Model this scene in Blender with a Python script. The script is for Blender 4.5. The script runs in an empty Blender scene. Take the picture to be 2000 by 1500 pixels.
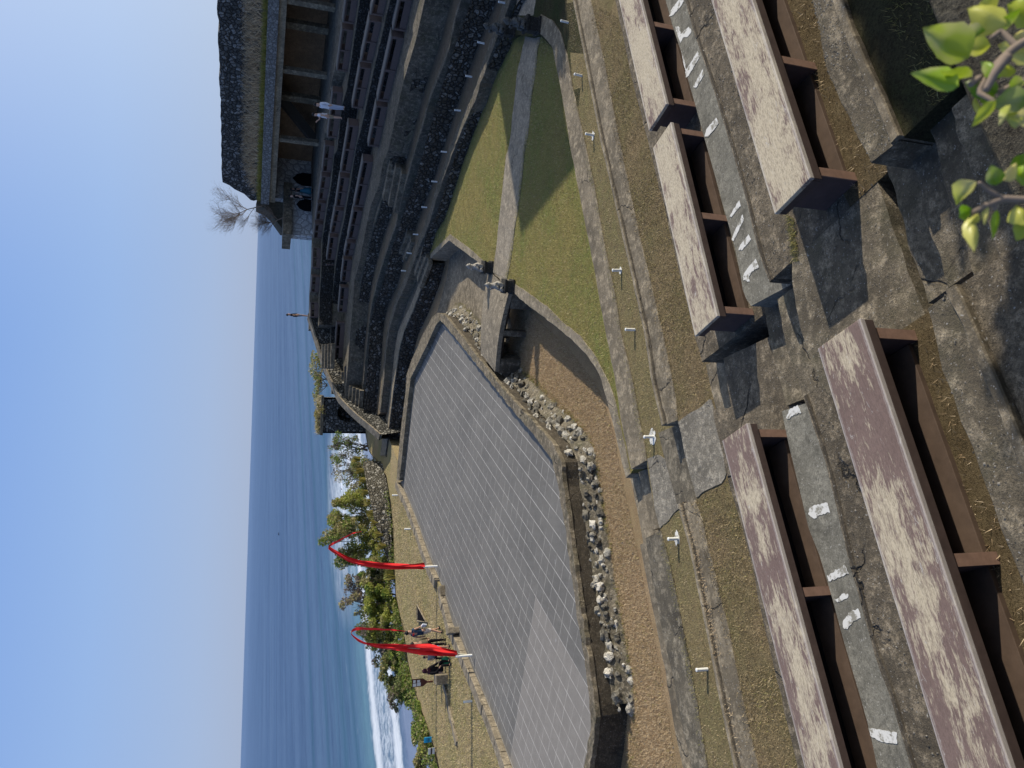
import bpy, math, random
import numpy as np
from mathutils import Vector, Matrix, noise as mnoise
random.seed(7); RNG = np.random.default_rng(7)
scene = bpy.context.scene
COL = scene.collection
PI = math.pi

# ------------------------------------------------------------------ survey of the photograph
FPX = 1500.0
ROLL = math.atan(33/1010.0)
HC = 8.6
PITCH = math.atan(506.5*math.cos(ROLL)/FPX)
_f = np.array([0, math.cos(PITCH), -math.sin(PITCH)])
_r = np.array([1.0, 0, 0]); _u = np.cross(_r, _f)
R_ = _r*math.cos(ROLL)+_u*math.sin(ROLL)
U_ = _u*math.cos(ROLL)-_r*math.sin(ROLL)
def ray(px, py):
    return _f*FPX + R_*(1500-py-750) - U_*(px-1000)
def P(px, py, z):
    "ground point seen at (px,py) of the photo on level z"
    d = ray(px, py); t = (z-HC)/d[2]
    return (d[0]*t, d[1]*t, z)
def Y(px, py, y):
    "point seen at (px,py) at forward distance y"
    d = ray(px, py); t = y/d[1]
    return (d[0]*t, y, HC+d[2]*t)
def PL(z, pts):
    return [P(a, b, z) for a, b in pts]
def XY(pl): return [(p[0], p[1]) for p in pl]

# ------------------------------------------------------------------ materials
class NT:
    def __init__(s, name):
        s.m = bpy.data.materials.new(name); s.m.use_nodes = True
        s.t = s.m.node_tree; s.n = s.t.nodes; s.l = s.t.links
        s.b = s.n['Principled BSDF']; s.b.inputs['Roughness'].default_value = .85
        s.b.inputs['Specular IOR Level'].default_value = .25
        s.co = None
    def coord(s, scale=(1, 1, 1), rot=(0, 0, 0), loc=(0, 0, 0), rnd=False):
        if s.co is None: s.co = s.n.new('ShaderNodeTexCoord')
        out = s.co.outputs['Object']
        if rnd:
            oi = s.n.new('ShaderNodeObjectInfo'); k = s.n.new('ShaderNodeMath'); k.operation = 'MULTIPLY'
            k.inputs[1].default_value = 57.3; s.l.new(oi.outputs['Random'], k.inputs[0])
            ad = s.n.new('ShaderNodeVectorMath'); ad.operation = 'ADD'
            s.l.new(out, ad.inputs[0]); s.l.new(k.outputs[0], ad.inputs[1]); out = ad.outputs[0]
        mp = s.n.new('ShaderNodeMapping'); s.l.new(out, mp.inputs[0])
        mp.inputs['Scale'].default_value = scale; mp.inputs['Rotation'].default_value = rot
        mp.inputs['Location'].default_value = loc
        return mp.outputs[0]
    def noise(s, scale, detail=4, rough=.6, co=None, dist=0.0):
        t = s.n.new('ShaderNodeTexNoise'); t.inputs['Scale'].default_value = scale
        t.inputs['Detail'].default_value = detail; t.inputs['Roughness'].default_value = rough
        t.inputs['Distortion'].default_value = dist
        s.l.new(co if co is not None else s.coord(), t.inputs['Vector']); return t.outputs['Fac']
    def vor(s, scale, feature='F1', co=None, out='Distance', rand=1.0):
        t = s.n.new('ShaderNodeTexVoronoi'); t.feature = feature; t.inputs['Scale'].default_value = scale
        t.inputs['Randomness'].default_value = rand
        s.l.new(co if co is not None else s.coord(), t.inputs['Vector']); return t.outputs[out]
    def ramp(s, fac, stops, interp='LINEAR'):
        r = s.n.new('ShaderNodeValToRGB'); r.color_ramp.interpolation = interp
        e = r.color_ramp.elements
        while len(e) < len(stops): e.new(.5)
        for el, (p, c) in zip(e, stops):
            el.position = p; el.color = (c, c, c, 1) if not hasattr(c, '__len__') else (*c[:3], 1)
        s.l.new(fac, r.inputs[0]); return r.outputs[0]
    def mix(s, fac, a, b, mode='MIX'):
        m = s.n.new('ShaderNodeMix'); m.data_type = 'RGBA'; m.blend_type = mode; m.clamp_factor = True
        for v, i in ((fac, 0), (a, 6), (b, 7)):
            if hasattr(v, 'default_value') or hasattr(v, 'links'): s.l.new(v, m.inputs[i])
            elif i == 0: m.inputs[0].default_value = v
            else: m.inputs[i].default_value = (*v[:3], 1)
        return m.outputs[2]
    def math(s, op, a, b=0.0, c=None, clamp=False):
        m = s.n.new('ShaderNodeMath'); m.operation = op; m.use_clamp = clamp
        for i, v in enumerate((a, b) if c is None else (a, b, c)):
            if isinstance(v, (int, float)): m.inputs[i].default_value = v
            else: s.l.new(v, m.inputs[i])
        return m.outputs[0]
    def sep(s, co):
        x = s.n.new('ShaderNodeSeparateXYZ'); s.l.new(co, x.inputs[0]); return x.outputs
    def geo(s, name):
        g = s.n.new('ShaderNodeNewGeometry'); return g.outputs[name]
    def color(s, c):
        if hasattr(c, 'links'): s.l.new(c, s.b.inputs['Base Color'])
        else: s.b.inputs['Base Color'].default_value = (*c[:3], 1)
        return s
    def bump(s, h, strength=.5, dist=.02):
        b = s.n.new('ShaderNodeBump'); b.inputs['Strength'].default_value = strength
        b.inputs['Distance'].default_value = dist
        s.l.new(h, b.inputs['Height']); s.l.new(b.outputs[0], s.b.inputs['Normal']); return s
    def rough(s, v):
        if hasattr(v, 'links'): s.l.new(v, s.b.inputs['Roughness'])
        else: s.b.inputs['Roughness'].default_value = v
        return s

def plain(name, c, rough=.7, var=.25, scale=30, spec=.25):
    t = NT(name); f = t.noise(scale, 5, .65)
    t.color(t.mix(f, tuple(x*(1-var) for x in c), tuple(min(1, x*(1+var)) for x in c))).rough(rough)
    t.b.inputs['Specular IOR Level'].default_value = spec
    t.bump(f, .15, .01)
    return t.m

def concrete(name, c, stain=.55, light=.5, scale=1.0, speck=True, bump=.5, moss=0.0, cracks=True):
    t = NT(name); co = t.coord()
    big = t.noise(.7*scale, 6, .62, co); mid = t.noise(4*scale, 7, .7, co); fine = t.noise(60, 4, .75, co)
    dark = tuple(x*(1-stain) for x in c); lite = tuple(min(.8, x*(1+light)) for x in c)
    k = t.ramp(big, [(.32, 0), (.66, 1)])
    col = t.mix(k, dark, c)
    col = t.mix(t.ramp(mid, [(.48, 0), (.66, 1)]), col, lite)
    col = t.mix(t.ramp(t.noise(13*scale, 6, .75, co), [(.40, .75), (.53, 0)]), col, tuple(x*.45 for x in c))
    blk = t.ramp(t.noise(2.1*scale, 9, .75, co, .6), [(.50, 0), (.68, .75)])
    col = t.mix(blk, col, tuple(x*.33 for x in c))
    if moss: col = t.mix(t.math('MULTIPLY', t.ramp(t.noise(1.6, 6, .7, co), [(.48, 0), (.7, 1)]), moss), col, (.055, .06, .022))
    col = t.mix(t.math('MULTIPLY', t.ramp(fine, [(.36, 1), (.52, 0)]), .65), col, tuple(x*.35 for x in c))
    if speck:
        col = t.mix(t.ramp(t.noise(42, 2, .5, co), [(.66, 0), (.74, .8)]), col, (.42, .40, .36))
    h = t.math('MULTIPLY', mid, 1.2); h = t.math('ADD', h, t.math('MULTIPLY', fine, .6))
    if cracks:
        w = t.n.new('ShaderNodeVectorMath'); w.operation = 'MULTIPLY_ADD'
        nz = t.n.new('ShaderNodeTexNoise'); nz.inputs['Scale'].default_value = 1.8; nz.inputs['Detail'].default_value = 5
        t.l.new(co, nz.inputs['Vector']); t.l.new(nz.outputs['Color'], w.inputs[0])
        w.inputs[1].default_value = (.8, .8, .8); t.l.new(co, w.inputs[2])
        cr = t.vor(.55, 'DISTANCE_TO_EDGE', w.outputs[0])
        cm = t.ramp(cr, [(.0, .85), (.012, 0)])
        cm = t.math('MULTIPLY', cm, t.ramp(t.noise(.9, 3, .5, co), [(.5, 0), (.6, 1)]))
        col = t.mix(cm, col, (.012, .011, .01)); h = t.math('SUBTRACT', h, t.math('MULTIPLY', cm, 2.0))
    t.color(col).rough(.92).bump(h, bump, .025)
    return t.m

def grassground(name, a, b, c, scale=1.0, dark=.35):
    "a dry, b green, c soil"
    t = NT(name); co = t.coord()
    big = t.noise(.45*scale, 5, .6, co); mid = t.noise(3.2*scale, 6, .7, co); fine = t.noise(38, 5, .8, co); vf = t.noise(110, 3, .8, co)
    col = t.mix(t.ramp(big, [(.38, 0), (.62, 1)]), a, b)
    col = t.mix(t.ramp(mid, [(.42, 0), (.68, .9)]), col, c)
    col = t.mix(t.ramp(fine, [(.34, .85), (.56, 0)]), col, tuple(x*dark for x in c))
    col = t.mix(t.ramp(vf, [(.55, 0), (.75, .7)]), col, tuple(min(.6, x*1.7) for x in a))
    h = t.math('ADD', fine, t.math('MULTIPLY', vf, .7))
    t.color(col).rough(.95).bump(h, 1.0, .05)
    t.b.inputs['Specular IOR Level'].default_value = .1
    return t.m

def rockwall(name, base, lite, mortar, scale=3.0, amt=.30, bump=1.0):
    t = NT(name); co0 = t.coord()
    w = t.n.new('ShaderNodeVectorMath'); w.operation = 'MULTIPLY_ADD'
    nz = t.n.new('ShaderNodeTexNoise'); nz.inputs['Scale'].default_value = scale*1.2; nz.inputs['Detail'].default_value = 3
    t.l.new(co0, nz.inputs['Vector']); t.l.new(nz.outputs['Color'], w.inputs[0])
    w.inputs[1].default_value = (.35/scale*1.6,)*3; t.l.new(co0, w.inputs[2]); co = w.outputs[0]
    edge = t.vor(scale, 'DISTANCE_TO_EDGE', co); cell = t.vor(scale, 'F1', co, 'Color')
    cs = t.sep(cell)
    k = t.ramp(cs[0], [(1-amt-.12, 0), (1-amt+.12, 1)])
    col = t.mix(k, base, lite)
    col = t.mix(t.ramp(t.noise(14, 6, .7, co0), [(.38, .8), (.62, 0)]), col, tuple(x*.35 for x in base))
    col = t.mix(t.ramp(edge, [(.03, 1), (.13, 0)]), col, mortar)
    h = t.math('ADD', t.ramp(edge, [(.0, 0), (.22, 1)]), t.math('MULTIPLY', t.noise(22, 5, .7, co0), .5))
    t.color(col).rough(.95).bump(h, bump, .09)
    return t.m

def leafmat(name, cols, trans=.25):
    t = NT(name); r = t.geo('Random Per Island')
    n = len(cols); col = t.ramp(r, [(i/(n-1) if n > 1 else 0, c) for i, c in enumerate(cols)])
    f = t.noise(9, 3, .6)
    t.color(t.mix(t.ramp(f, [(.35, .3), (.6, 0)]), col, tuple(x*.5 for x in cols[0]))).rough(.6)
    t.b.inputs['Transmission Weight'].default_value = 0
    tr = t.n.new('ShaderNodeBsdfTranslucent'); t.l.new(col, tr.inputs[0])
    mx = t.n.new('ShaderNodeMixShader'); mx.inputs[0].default_value = trans
    o = t.n['Material Output']; t.l.new(t.b.outputs[0], mx.inputs[1]); t.l.new(tr.outputs[0], mx.inputs[2]); t.l.new(mx.outputs[0], o.inputs[0])
    return t.m

def benchwood(name, wear=.5):
    t = NT(name)
    co = t.coord(rnd=True); cs = t.coord((1.5, 5, 5), rnd=True); cf = t.coord((2.6, 20, 20), rnd=True)
    brown = t.mix(t.noise(3, 5, .6, co), (.145, .098, .084), (.25, .178, .152))
    w1 = t.noise(2.0, 9, .70, cs, .5); w2 = t.noise(1.1, 4, .55, co); g = t.noise(3, 6, .75, cf)
    m = t.math('ADD', t.math('MULTIPLY', w1, .44), t.math('MULTIPLY', w2, .36)); m = t.math('ADD', m, t.math('MULTIPLY', g, .34)); yy_ = t.math('ABSOLUTE', t.sep(t.co.outputs['Object'])[1]); m = t.math('ADD', m, t.math('MULTIPLY', t.math('SUBTRACT', .14, yy_), .22))
    lo = .650 - .13*wear
    mask = t.ramp(m, [(lo-.015, 0), (lo+.012, .6), (lo+.06, 1)])
    pale = t.mix(t.noise(6, 8, .8, cs), (.38, .31, .20), (.70, .62, .47))
    col = t.mix(mask, brown, pale)
    wht = t.ramp(t.noise(4.5, 8, .75, cs, .8), [(.60, 0), (.66, .8)])
    col = t.mix(wht, col, (.55, .52, .48)); col = t.mix(t.ramp(t.noise(16, 6, .8, cs), [(.40, .55), (.52, 0)]), col, (.10, .072, .062))
    # worn whitish long edges
    xyz = t.sep(t.co.outputs['Object'])
    ed = t.math('ABSOLUTE', xyz[1]); ed = t.math('ADD', ed, t.math('MULTIPLY', t.math('SUBTRACT', t.noise(9, 5, .7, cs), .5), .035))
    col = t.mix(t.ramp(ed, [(.246, 0), (.252, .38), (.258, .05), (.268, .5), (.285, .6)]), col, (.56, .53, .49))
    col = t.mix(t.ramp(t.noise(5, 8, .8, co, 1.0), [(.62, 0), (.72, .6)]), col, (.03, .024, .022))
    t.color(col).rough(.75).bump(t.math('ADD', g, t.math('MULTIPLY', mask, -.4)), .35, .01)
    return t.m

M = {}
M['conc'] = concrete('weathered_concrete', (.275, .228, .158), .66, .6)
M['conc_d'] = concrete('dark_stained_concrete', (.195, .168, .122), .70, .8)
M['conc_l'] = concrete('pale_concrete', (.315, .265, .19), .5, .4)
M['conc_s'] = concrete('smooth_grey_concrete', (.25, .235, .19), .36, .25, 1.3, True, .25, cracks=False)
M['conc_r'] = concrete('rough_row_concrete', (.23, .192, .135), .66, .9, 1.4, True, 1.0, .4)
M['rowfloor'] = concrete('gravelly_concrete', (.195, .16, .112), .6, .9, 1.8, True, 1.0)
M['path'] = concrete('path_concrete', (.35, .30, .225), .42, .35, 1.2)
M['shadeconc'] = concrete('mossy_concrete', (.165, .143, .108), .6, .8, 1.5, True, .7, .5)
M['lawn'] = grassground('lawn_turf', (.37, .31, .115), (.235, .275, .080), (.27, .215, .09))
M['dry'] = grassground('dry_turf', (.53, .38, .23), (.43, .315, .175), (.37, .245, .14))
M['brown'] = grassground('brown_turf', (.38, .285, .165), (.27, .235, .11), (.19, .145, .08), 2.0)
M['strip'] = grassground('verge_turf', (.34, .275, .145), (.26, .235, .11), (.26, .20, .115), 1.6)
M['field'] = grassground('field_turf', (.46, .355, .205), (.30, .275, .12), (.38, .28, .16))
M['soil'] = grassground('ochre_soil', (.27, .21, .12), (.19, .145, .08), (.15, .11, .06), 2.2, .45)
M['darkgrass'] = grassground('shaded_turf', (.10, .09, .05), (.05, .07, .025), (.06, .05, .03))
M['rock'] = rockwall('dark_rubble_stone', (.115, .10, .078), (.33, .305, .265), (.026, .025, .022), 4.8, .26)
M['rock_top'] = rockwall('grey_rubble_stone', (.12, .118, .11), (.36, .35, .33), (.03, .03, .028), 3.8, .4)
M['rock_pale'] = rockwall('pale_rubble_stone', (.17, .155, .12), (.50, .47, .40), (.05, .045, .03), 5.2, .38)
M['rock_par'] = rockwall('parapet_rubble', (.10, .095, .08), (.36, .34, .29), (.03, .028, .022), 4.6, .34)
M['block_l'] = rockwall('pale_block_stone', (.52, .53, .53), (.70, .71, .71), (.26, .26, .26), 1.9, .6, .4)
M['far_path'] = grassground('worn_far_path', (.24, .19, .135), (.19, .165, .11), (.15, .12, .085), 1.5)
M['pad'] = concrete('speckled_pad_concrete', (.30, .27, .215), .5, .7, 2.2, True, .9)
M['rock_riser'] = rockwall('black_rubble_riser', (.055, .052, .046), (.14, .135, .125), (.018, .018, .016), 6.0, .25)
M['block'] = rockwall('grey_block_stone', (.24, .235, .225), (.33, .325, .31), (.11, .108, .10), 4.2, .6, .4)
M['cliff'] = rockwall('cliff_stone', (.16, .14, .11), (.28, .25, .2), (.06, .05, .04), .4, .4)
def bouldermat():
    t = NT('limestone_boulder'); r = t.geo('Random Per Island'); n1 = t.noise(5, 8, .75); n2 = t.noise(26, 5, .75)
    c = t.ramp(r, [(0, (.09, .08, .065)), (.3, (.22, .20, .16)), (.6, (.48, .45, .38)), (1, (.72, .68, .60))])
    c = t.mix(t.ramp(n1, [(.38, .8), (.52, 0)]), c, (.06, .054, .04)); c = t.mix(t.ramp(n2, [(.36, .7), (.5, 0)]), c, (.03, .027, .02))
    t.color(c).rough(.95).bump(t.math('ADD', n1, n2), 1.0, .04); return t.m
M['boulder'] = bouldermat()
M['rubble_soil'] = concrete('dark_rubble_soil', (.20, .172, .125), .6, 1.2, 3, True, 1.0, .6, cracks=False)
M['seat'] = benchwood('worn_brown_paint', .58)
M['seat_pale'] = benchwood('badly_worn_paint', .96)
M['seat_far'] = plain('bleached_grey_wood', (.175, .158, .14), .8, .35, 12)
M['bench_brown'] = plain('brown_bench_paint', (.105, .071, .050), .75, .5, 6)  # brown taken darker to deepen the shade below the seat
M['bench_leg'] = plain('shade_darkened_leg_paint', (.08, .056, .053), .75, .4, 8)  # leg colour darkened for the faces turned from the sun
M['leg_lit_face'] = plain('sunlit_brown_leg_face', (.25, .155, .112), .75, .45, 12)  # lighter copy of the leg colour for the face the sun strikes
M['bench_under'] = plain('shade_darkened_board', (.024, .021, .023), .8, .4, 8)  # near-black colour stands for the shade under the seat
M['bench_edge'] = plain('dull_brown_edge_paint', (.07, .048, .041), .7, .5, 9)
M['bench_far'] = plain('dark_maroon_paint', (.125, .092, .082), .8, .3, 9)
M['white'] = plain('white_paint', (.72, .71, .67), .6, .12, 40)
def paintmat():
    t = NT('flaking_white_paint'); f = t.noise(9, 7, .75)
    t.color(t.mix(t.ramp(f, [(.42, 0), (.49, 1)]), (.27, .255, .21), (.66, .65, .61))).rough(.8); return t.m
M['marks'] = paintmat()
M['pvc'] = plain('white_plastic', (.78, .78, .74), .4, .05, 30)
M['red'] = plain('red_cloth', (.78, .030, .032), .75, .2, 6)
M['pole'] = plain('pale_bamboo', (.55, .5, .36), .6, .2, 12)
M['statue'] = concrete('carved_sandstone', (.52, .48, .41), .45, .3, 5, True, .9, cracks=False)
M['statue_d'] = concrete('dark_carved_stone', (.15, .15, .14), .55, .8, 5, True, .9, cracks=False)  # darker grey stone than the bridge statues
M['plinth'] = concrete('dark_plinth_stone', (.055, .052, .045), .5, .6, 4, True, .9, cracks=False)
M['dirtface'] = concrete('brown_stained_wall', (.095, .078, .055), .5, .6, 2)
M['dark_in'] = grassground('brown_earth_wall', (.36, .24, .15), (.24, .17, .11), (.19, .125, .08), 1.6)
M['straw'] = grassground('dead_straw', (.16, .145, .11), (.11, .10, .075), (.07, .06, .045), 1.5)
M['bark'] = plain('grey_bark', (.22, .17, .13), .9, .35, 14)
M['bark_d'] = plain('dark_bark', (.09, .07, .055), .9, .35, 14)
M['leaf_green'] = leafmat('green_leaf', [(.09, .15, .03), (.19, .26, .05), (.32, .36, .08)], .38)
M['leaf_bright'] = leafmat('bright_green_leaf', [(.17, .21, .04), (.34, .37, .07), (.48, .47, .13)], .38)
M['leaf_dark'] = leafmat('dark_leaf', [(.09, .125, .04), (.18, .21, .07), (.30, .30, .12)], .38)
M['leaf_olive'] = leafmat('olive_leaf', [(.20, .20, .07), (.36, .32, .13), (.52, .45, .24)], .38)
M['leaf_brown'] = leafmat('dry_seed_head', [(.11, .085, .07), (.24, .195, .155), (.38, .32, .26)], .38)
M['tuft'] = leafmat('yellow_tuft_blade', [(.26, .22, .05), (.38, .31, .08), (.20, .20, .045)])
M['weed'] = leafmat('sunlit_weed_blade', [(.22, .21, .05), (.32, .28, .08), (.16, .19, .04)])
M['near_leaf'] = leafmat('glossy_near_leaf', [(.13, .22, .015), (.30, .36, .04), (.46, .44, .13)], .35)
M['grass_dry'] = leafmat('dry_blade', [(.34, .23, .125), (.55, .415, .255), (.71, .585, .40)], .1)
M['grass_brown'] = leafmat('brown_blade', [(.17, .13, .06), (.36, .275, .15), (.54, .43, .26)], .1)
M['grass_green'] = leafmat('green_blade', [(.22, .225, .065), (.37, .335, .115), (.50, .42, .19)], .15)
M['grass_strip'] = leafmat('verge_blade', [(.23, .205, .085), (.38, .32, .16), (.54, .46, .27)], .12)
M['grass_field'] = leafmat('field_blade', [(.28, .26, .11), (.46, .375, .205), (.60, .49, .32)], .1)
M['skin'] = plain('skin', (.40, .235, .16), .6, .08, 20)
M['skin_l'] = plain('light_skin', (.55, .36, .27), .6, .08, 20)
M['hair'] = plain('black_hair', (.012, .010, .010), .5, .3, 60)
for n, c in dict(navy=(.022, .045, .085), cream=(.62, .54, .47), black=(.013, .013, .015), olive=(.13, .105, .065), wshirt=(.68, .70, .76), bshort=(.22, .32, .50),
                 teal=(.03, .13, .18), maroon=(.045, .012, .020), greenbag=(.02, .20, .10), khaki=(.30, .25, .18), jeanlight=(.42, .47, .58), paper=(.66, .70, .78),
                 grey=(.25, .25, .27), redlogo=(.6, .03, .03), signbrown=(.10, .035, .022), signblue=(.03, .42, .72), boat=(.03, .035, .05), shoe=(.02, .02, .02), dkbeam=(.05, .045, .04)).items():
    M[n] = plain(n+'_surface', c, .75, .18, 25, .25 if n != 'black' else .0)

# stage floor: grey slabs with pale joint lines, one lighter patch
def stagemat():
    t = NT('stage_slabs')
    ox, oy, _ = P(1046.4, 1165.2, -.2); ox += 5; oy -= 28; ang = math.radians(-107.6); a = .538
    co = t.co = t.n.new('ShaderNodeTexCoord')
    sub = t.n.new('ShaderNodeVectorMath'); sub.operation = 'SUBTRACT'; t.l.new(co.outputs['Object'], sub.inputs[0]); sub.inputs[1].default_value = (ox, oy, 0)
    e1 = (math.cos(ang), math.sin(ang), 0); e2 = (math.cos(ang-PI/2), math.sin(ang-PI/2), 0)
    def dot(e):
        d = t.n.new('ShaderNodeVectorMath'); d.operation = 'DOT_PRODUCT'; t.l.new(sub.outputs[0], d.inputs[0]); d.inputs[1].default_value = e; return d.outputs['Value']
    p, q = dot(e1), dot(e2)
    wob = t.math('MULTIPLY', t.math('SUBTRACT', t.noise(1.5, 3), .5), .02)
    def line(v, w):
        fr = t.math('FRACT', t.math('ADD', t.math('DIVIDE', t.math('ADD', v, wob), a), 200.0))
        dd = t.math('ABSOLUTE', t.math('SUBTRACT', fr, .5))
        return t.math('GREATER_THAN', dd, .5-w/a)
    strong, faint = line(q, .0092), line(p, .0085)
    oc = t.co.outputs['Object']
    brk = t.ramp(t.noise(2.2, 4, .6), [(.33, .25), (.52, 1)]); brk2 = t.ramp(t.noise(1.7, 5, .6, t.coord(loc=(9, 3, 0))), [(.40, 0), (.62, .6)])
    ln = t.math('MAXIMUM', t.math('MULTIPLY', strong, brk), t.math('MULTIPLY', faint, t.math('MULTIPLY', brk2, 1.3)))
    cell = t.n.new('ShaderNodeCombineXYZ'); t.l.new(t.math('FLOOR', t.math('DIVIDE', p, a)), cell.inputs[0]); t.l.new(t.math('FLOOR', t.math('DIVIDE', q, a)), cell.inputs[1])
    wn = t.n.new('ShaderNodeTexWhiteNoise'); wn.noise_dimensions = '3D'; t.l.new(cell.outputs[0], wn.inputs['Vector'])
    patch = t.math('MULTIPLY', t.math('GREATER_THAN', p, 0.0), t.math('GREATER_THAN', q, 0.0))
    st = t.coord((1.0, .35, 1), rot=(0, 0, math.radians(20)))
    base = t.mix(t.ramp(t.noise(.35, 5, .6), [(.35, 0), (.65, 1)]), (.160, .150, .132), (.205, .192, .168))
    base = t.mix(t.ramp(t.noise(6, 8, .75, st), [(.45, 0), (.75, .6)]), base, (.235, .225, .205))
    pt = t.mix(t.ramp(t.noise(2.5, 6, .6), [(.35, 0), (.65, 1)]), (.255, .232, .202), (.295, .270, .236))
    col = base
    col = t.mix(t.math('MULTIPLY', wn.outputs['Value'], .20), col, (.10, .098, .09))
    col = t.mix(t.ramp(t.noise(.9, 7, .7, t.coord(loc=(2, 7, 0))), [(.54, 0), (.74, .4)]), col, (.105, .10, .09))
    col = t.mix(t.ramp(t.noise(1.4, 8, .75, t.coord((1, .25, 1), rot=(0, 0, .5))), [(.58, 0), (.72, .35)]), col, (.34, .32, .28))
    col = t.mix(t.math('MULTIPLY', patch, .88), col, pt)
    col = t.mix(t.ramp(t.noise(70, 3, .7), [(.38, .5), (.56, 0)]), col, (.06, .058, .055))
    col = t.mix(t.ramp(t.noise(3.0, 2, .5, t.coord(loc=(4, 4, 0))), [(.76, 0), (.79, .5)]), col, (.4, .4, .4))
    col = t.mix(ln, col, (.56, .53, .48))
    t.color(col).rough(.75).bump(t.noise(50, 4, .7), .25, .01)
    t.b.inputs['Specular IOR Level'].default_value = .25
    return t.m
M['stage'] = stagemat()

SEA = -25.0
def seamat():
    t = NT('sea_water')
    co = t.co = t.n.new('ShaderNodeTexCoord'); oc = co.outputs['Object']
    # distance off the shore, measured across the breaker line
    a = np.array(P(720, 1275, SEA)[:2]); b = np.array(P(742, 1490, SEA)[:2]); d = (a-b)/np.linalg.norm(a-b); nrm = np.array([-d[1], d[0]])
    if nrm[1] < 0: nrm = -nrm
    ang = math.atan2(d[1], d[0])
    sub = t.n.new('ShaderNodeVectorMath'); sub.operation = 'SUBTRACT'; t.l.new(oc, sub.inputs[0]); sub.inputs[1].default_value = (a[0], a[1], 0)
    dp = t.n.new('ShaderNodeVectorMath'); dp.operation = 'DOT_PRODUCT'; t.l.new(sub.outputs[0], dp.inputs[0]); dp.inputs[1].default_value = (nrm[0], nrm[1], 0)
    s = dp.outputs['Value']
    mp = t.n.new('ShaderNodeMapping'); mp.vector_type = 'TEXTURE'; t.l.new(sub.outputs[0], mp.inputs[0]); mp.inputs['Rotation'].default_value = (0, 0, ang)
    al = mp.outputs[0]
    def sc(x, y):
        m = t.n.new('ShaderNodeMapping'); t.l.new(al, m.inputs[0]); m.inputs['Scale'].default_value = (x, y, 1); return m.outputs[0]
    wob = t.math('MULTIPLY', t.math('SUBTRACT', t.noise(1, 5, .6, sc(.012, .02)), .5), 16)
    fr = t.math('MULTIPLY', t.math('SUBTRACT', t.noise(1, 7, .75, sc(.22, .12)), .5), 13)
    sw = t.math('ADD', s, wob); sf = t.math('ADD', sw, fr)
    def mr(v, lo, hi):
        m = t.n.new('ShaderNodeMapRange'); t.l.new(v, m.inputs[0]); m.inputs[1].default_value = lo; m.inputs[2].default_value = hi; return m.outputs[0]
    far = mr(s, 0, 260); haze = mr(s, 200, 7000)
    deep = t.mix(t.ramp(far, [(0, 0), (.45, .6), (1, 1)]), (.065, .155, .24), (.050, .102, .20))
    deep = t.mix(t.ramp(haze, [(0, 0), (.25, .35), (1, 1)]), deep, (.135, .215, .365))  # distance haze mixed into the water colour
    st1 = t.noise(1, 6, .65, sc(.004, .035)); st2 = t.noise(1, 6, .7, sc(.05, .35)); st3 = t.noise(1, 5, .7, sc(.0012, .010))
    deep = t.mix(t.ramp(st1, [(.36, .85), (.56, 0)]), deep, (.016, .050, .125))
    deep = t.mix(t.ramp(st3, [(.42, 0), (.68, .6)]), deep, (.10, .165, .275))
    deep = t.mix(t.ramp(st2, [(.45, 0), (.72, .55)]), deep, (.12, .205, .32))
    # swell lines standing up before they break
    for off, w in ((37, 7), (66, 9), (120, 10), (185, 11)):
        v = t.math('ABSOLUTE', t.math('SUBTRACT', sw, float(off)))
        deep = t.mix(t.ramp(mr(v, 0, w), [(0, .6), (1, 0)]), deep, (.016, .085, .14))
    turq = t.ramp(mr(t.math('ABSOLUTE', t.math('SUBTRACT', sf, 13.0)), 0, 18), [(0, .8), (1, 0)])
    deep = t.mix(turq, deep, (.13, .27, .335))
    def band(c, w, sft):
        v = t.math('ABSOLUTE', t.math('SUBTRACT', sf, float(c))); return t.ramp(mr(v, 0, w), [(0, 1), (sft, .85), (1, 0)])
    foam = t.math('MAXIMUM', band(0, 6.5, .4), band(-25, 5.5, .4))
    inner = t.math('MULTIPLY', band(-13, 14, .7), t.ramp(t.noise(1, 7, .8, sc(.35, .30)), [(.42, .05), (.60, .85)]))
    foam = t.math('MAXIMUM', foam, inner)
    caps = t.math('MULTIPLY', t.ramp(t.noise(1, 6, .8, sc(.03, .16)), [(.61, 0), (.68, .9)]), t.ramp(mr(s, -10, 75), [(0, 1), (1, 0)]))
    foam = t.math('MAXIMUM', foam, caps)
    wet = t.ramp(mr(sf, -36, -30), [(0, 1), (1, 0)])
    col = t.mix(wet, deep, (.20, .255, .37))
    # surf over the reef off the point
    q = P(672, 915, SEA); e = t.n.new('ShaderNodeVectorMath'); e.operation = 'SUBTRACT'; t.l.new(oc, e.inputs[0]); e.inputs[1].default_value = q
    e2 = t.n.new('ShaderNodeVectorMath'); e2.operation = 'MULTIPLY'; t.l.new(e.outputs[0], e2.inputs[0]); e2.inputs[1].default_value = (1/58, 1/72, 0)
    ln_ = t.n.new('ShaderNodeVectorMath'); ln_.operation = 'LENGTH'; t.l.new(e2.outputs[0], ln_.inputs[0])
    reef = t.math('MULTIPLY', t.ramp(ln_.outputs['Value'], [(.25, 1), (1.0, 0)]), t.ramp(t.noise(1, 7, .8, sc(.06, .12)), [(.40, .1), (.57, .95)]))
    foam = t.math('MAXIMUM', foam, reef)
    col = t.mix(foam, col, (.78, .82, .85))
    h = t.math('ADD', t.noise(1, 8, .75, sc(.09, .45)), t.math('MULTIPLY', st1, 3.0))
    t.color(col).rough(.5); t.b.inputs['Specular IOR Level'].default_value = .35
    t.bump(h, .8, .9)
    return t.m
M['sea'] = seamat()

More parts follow.
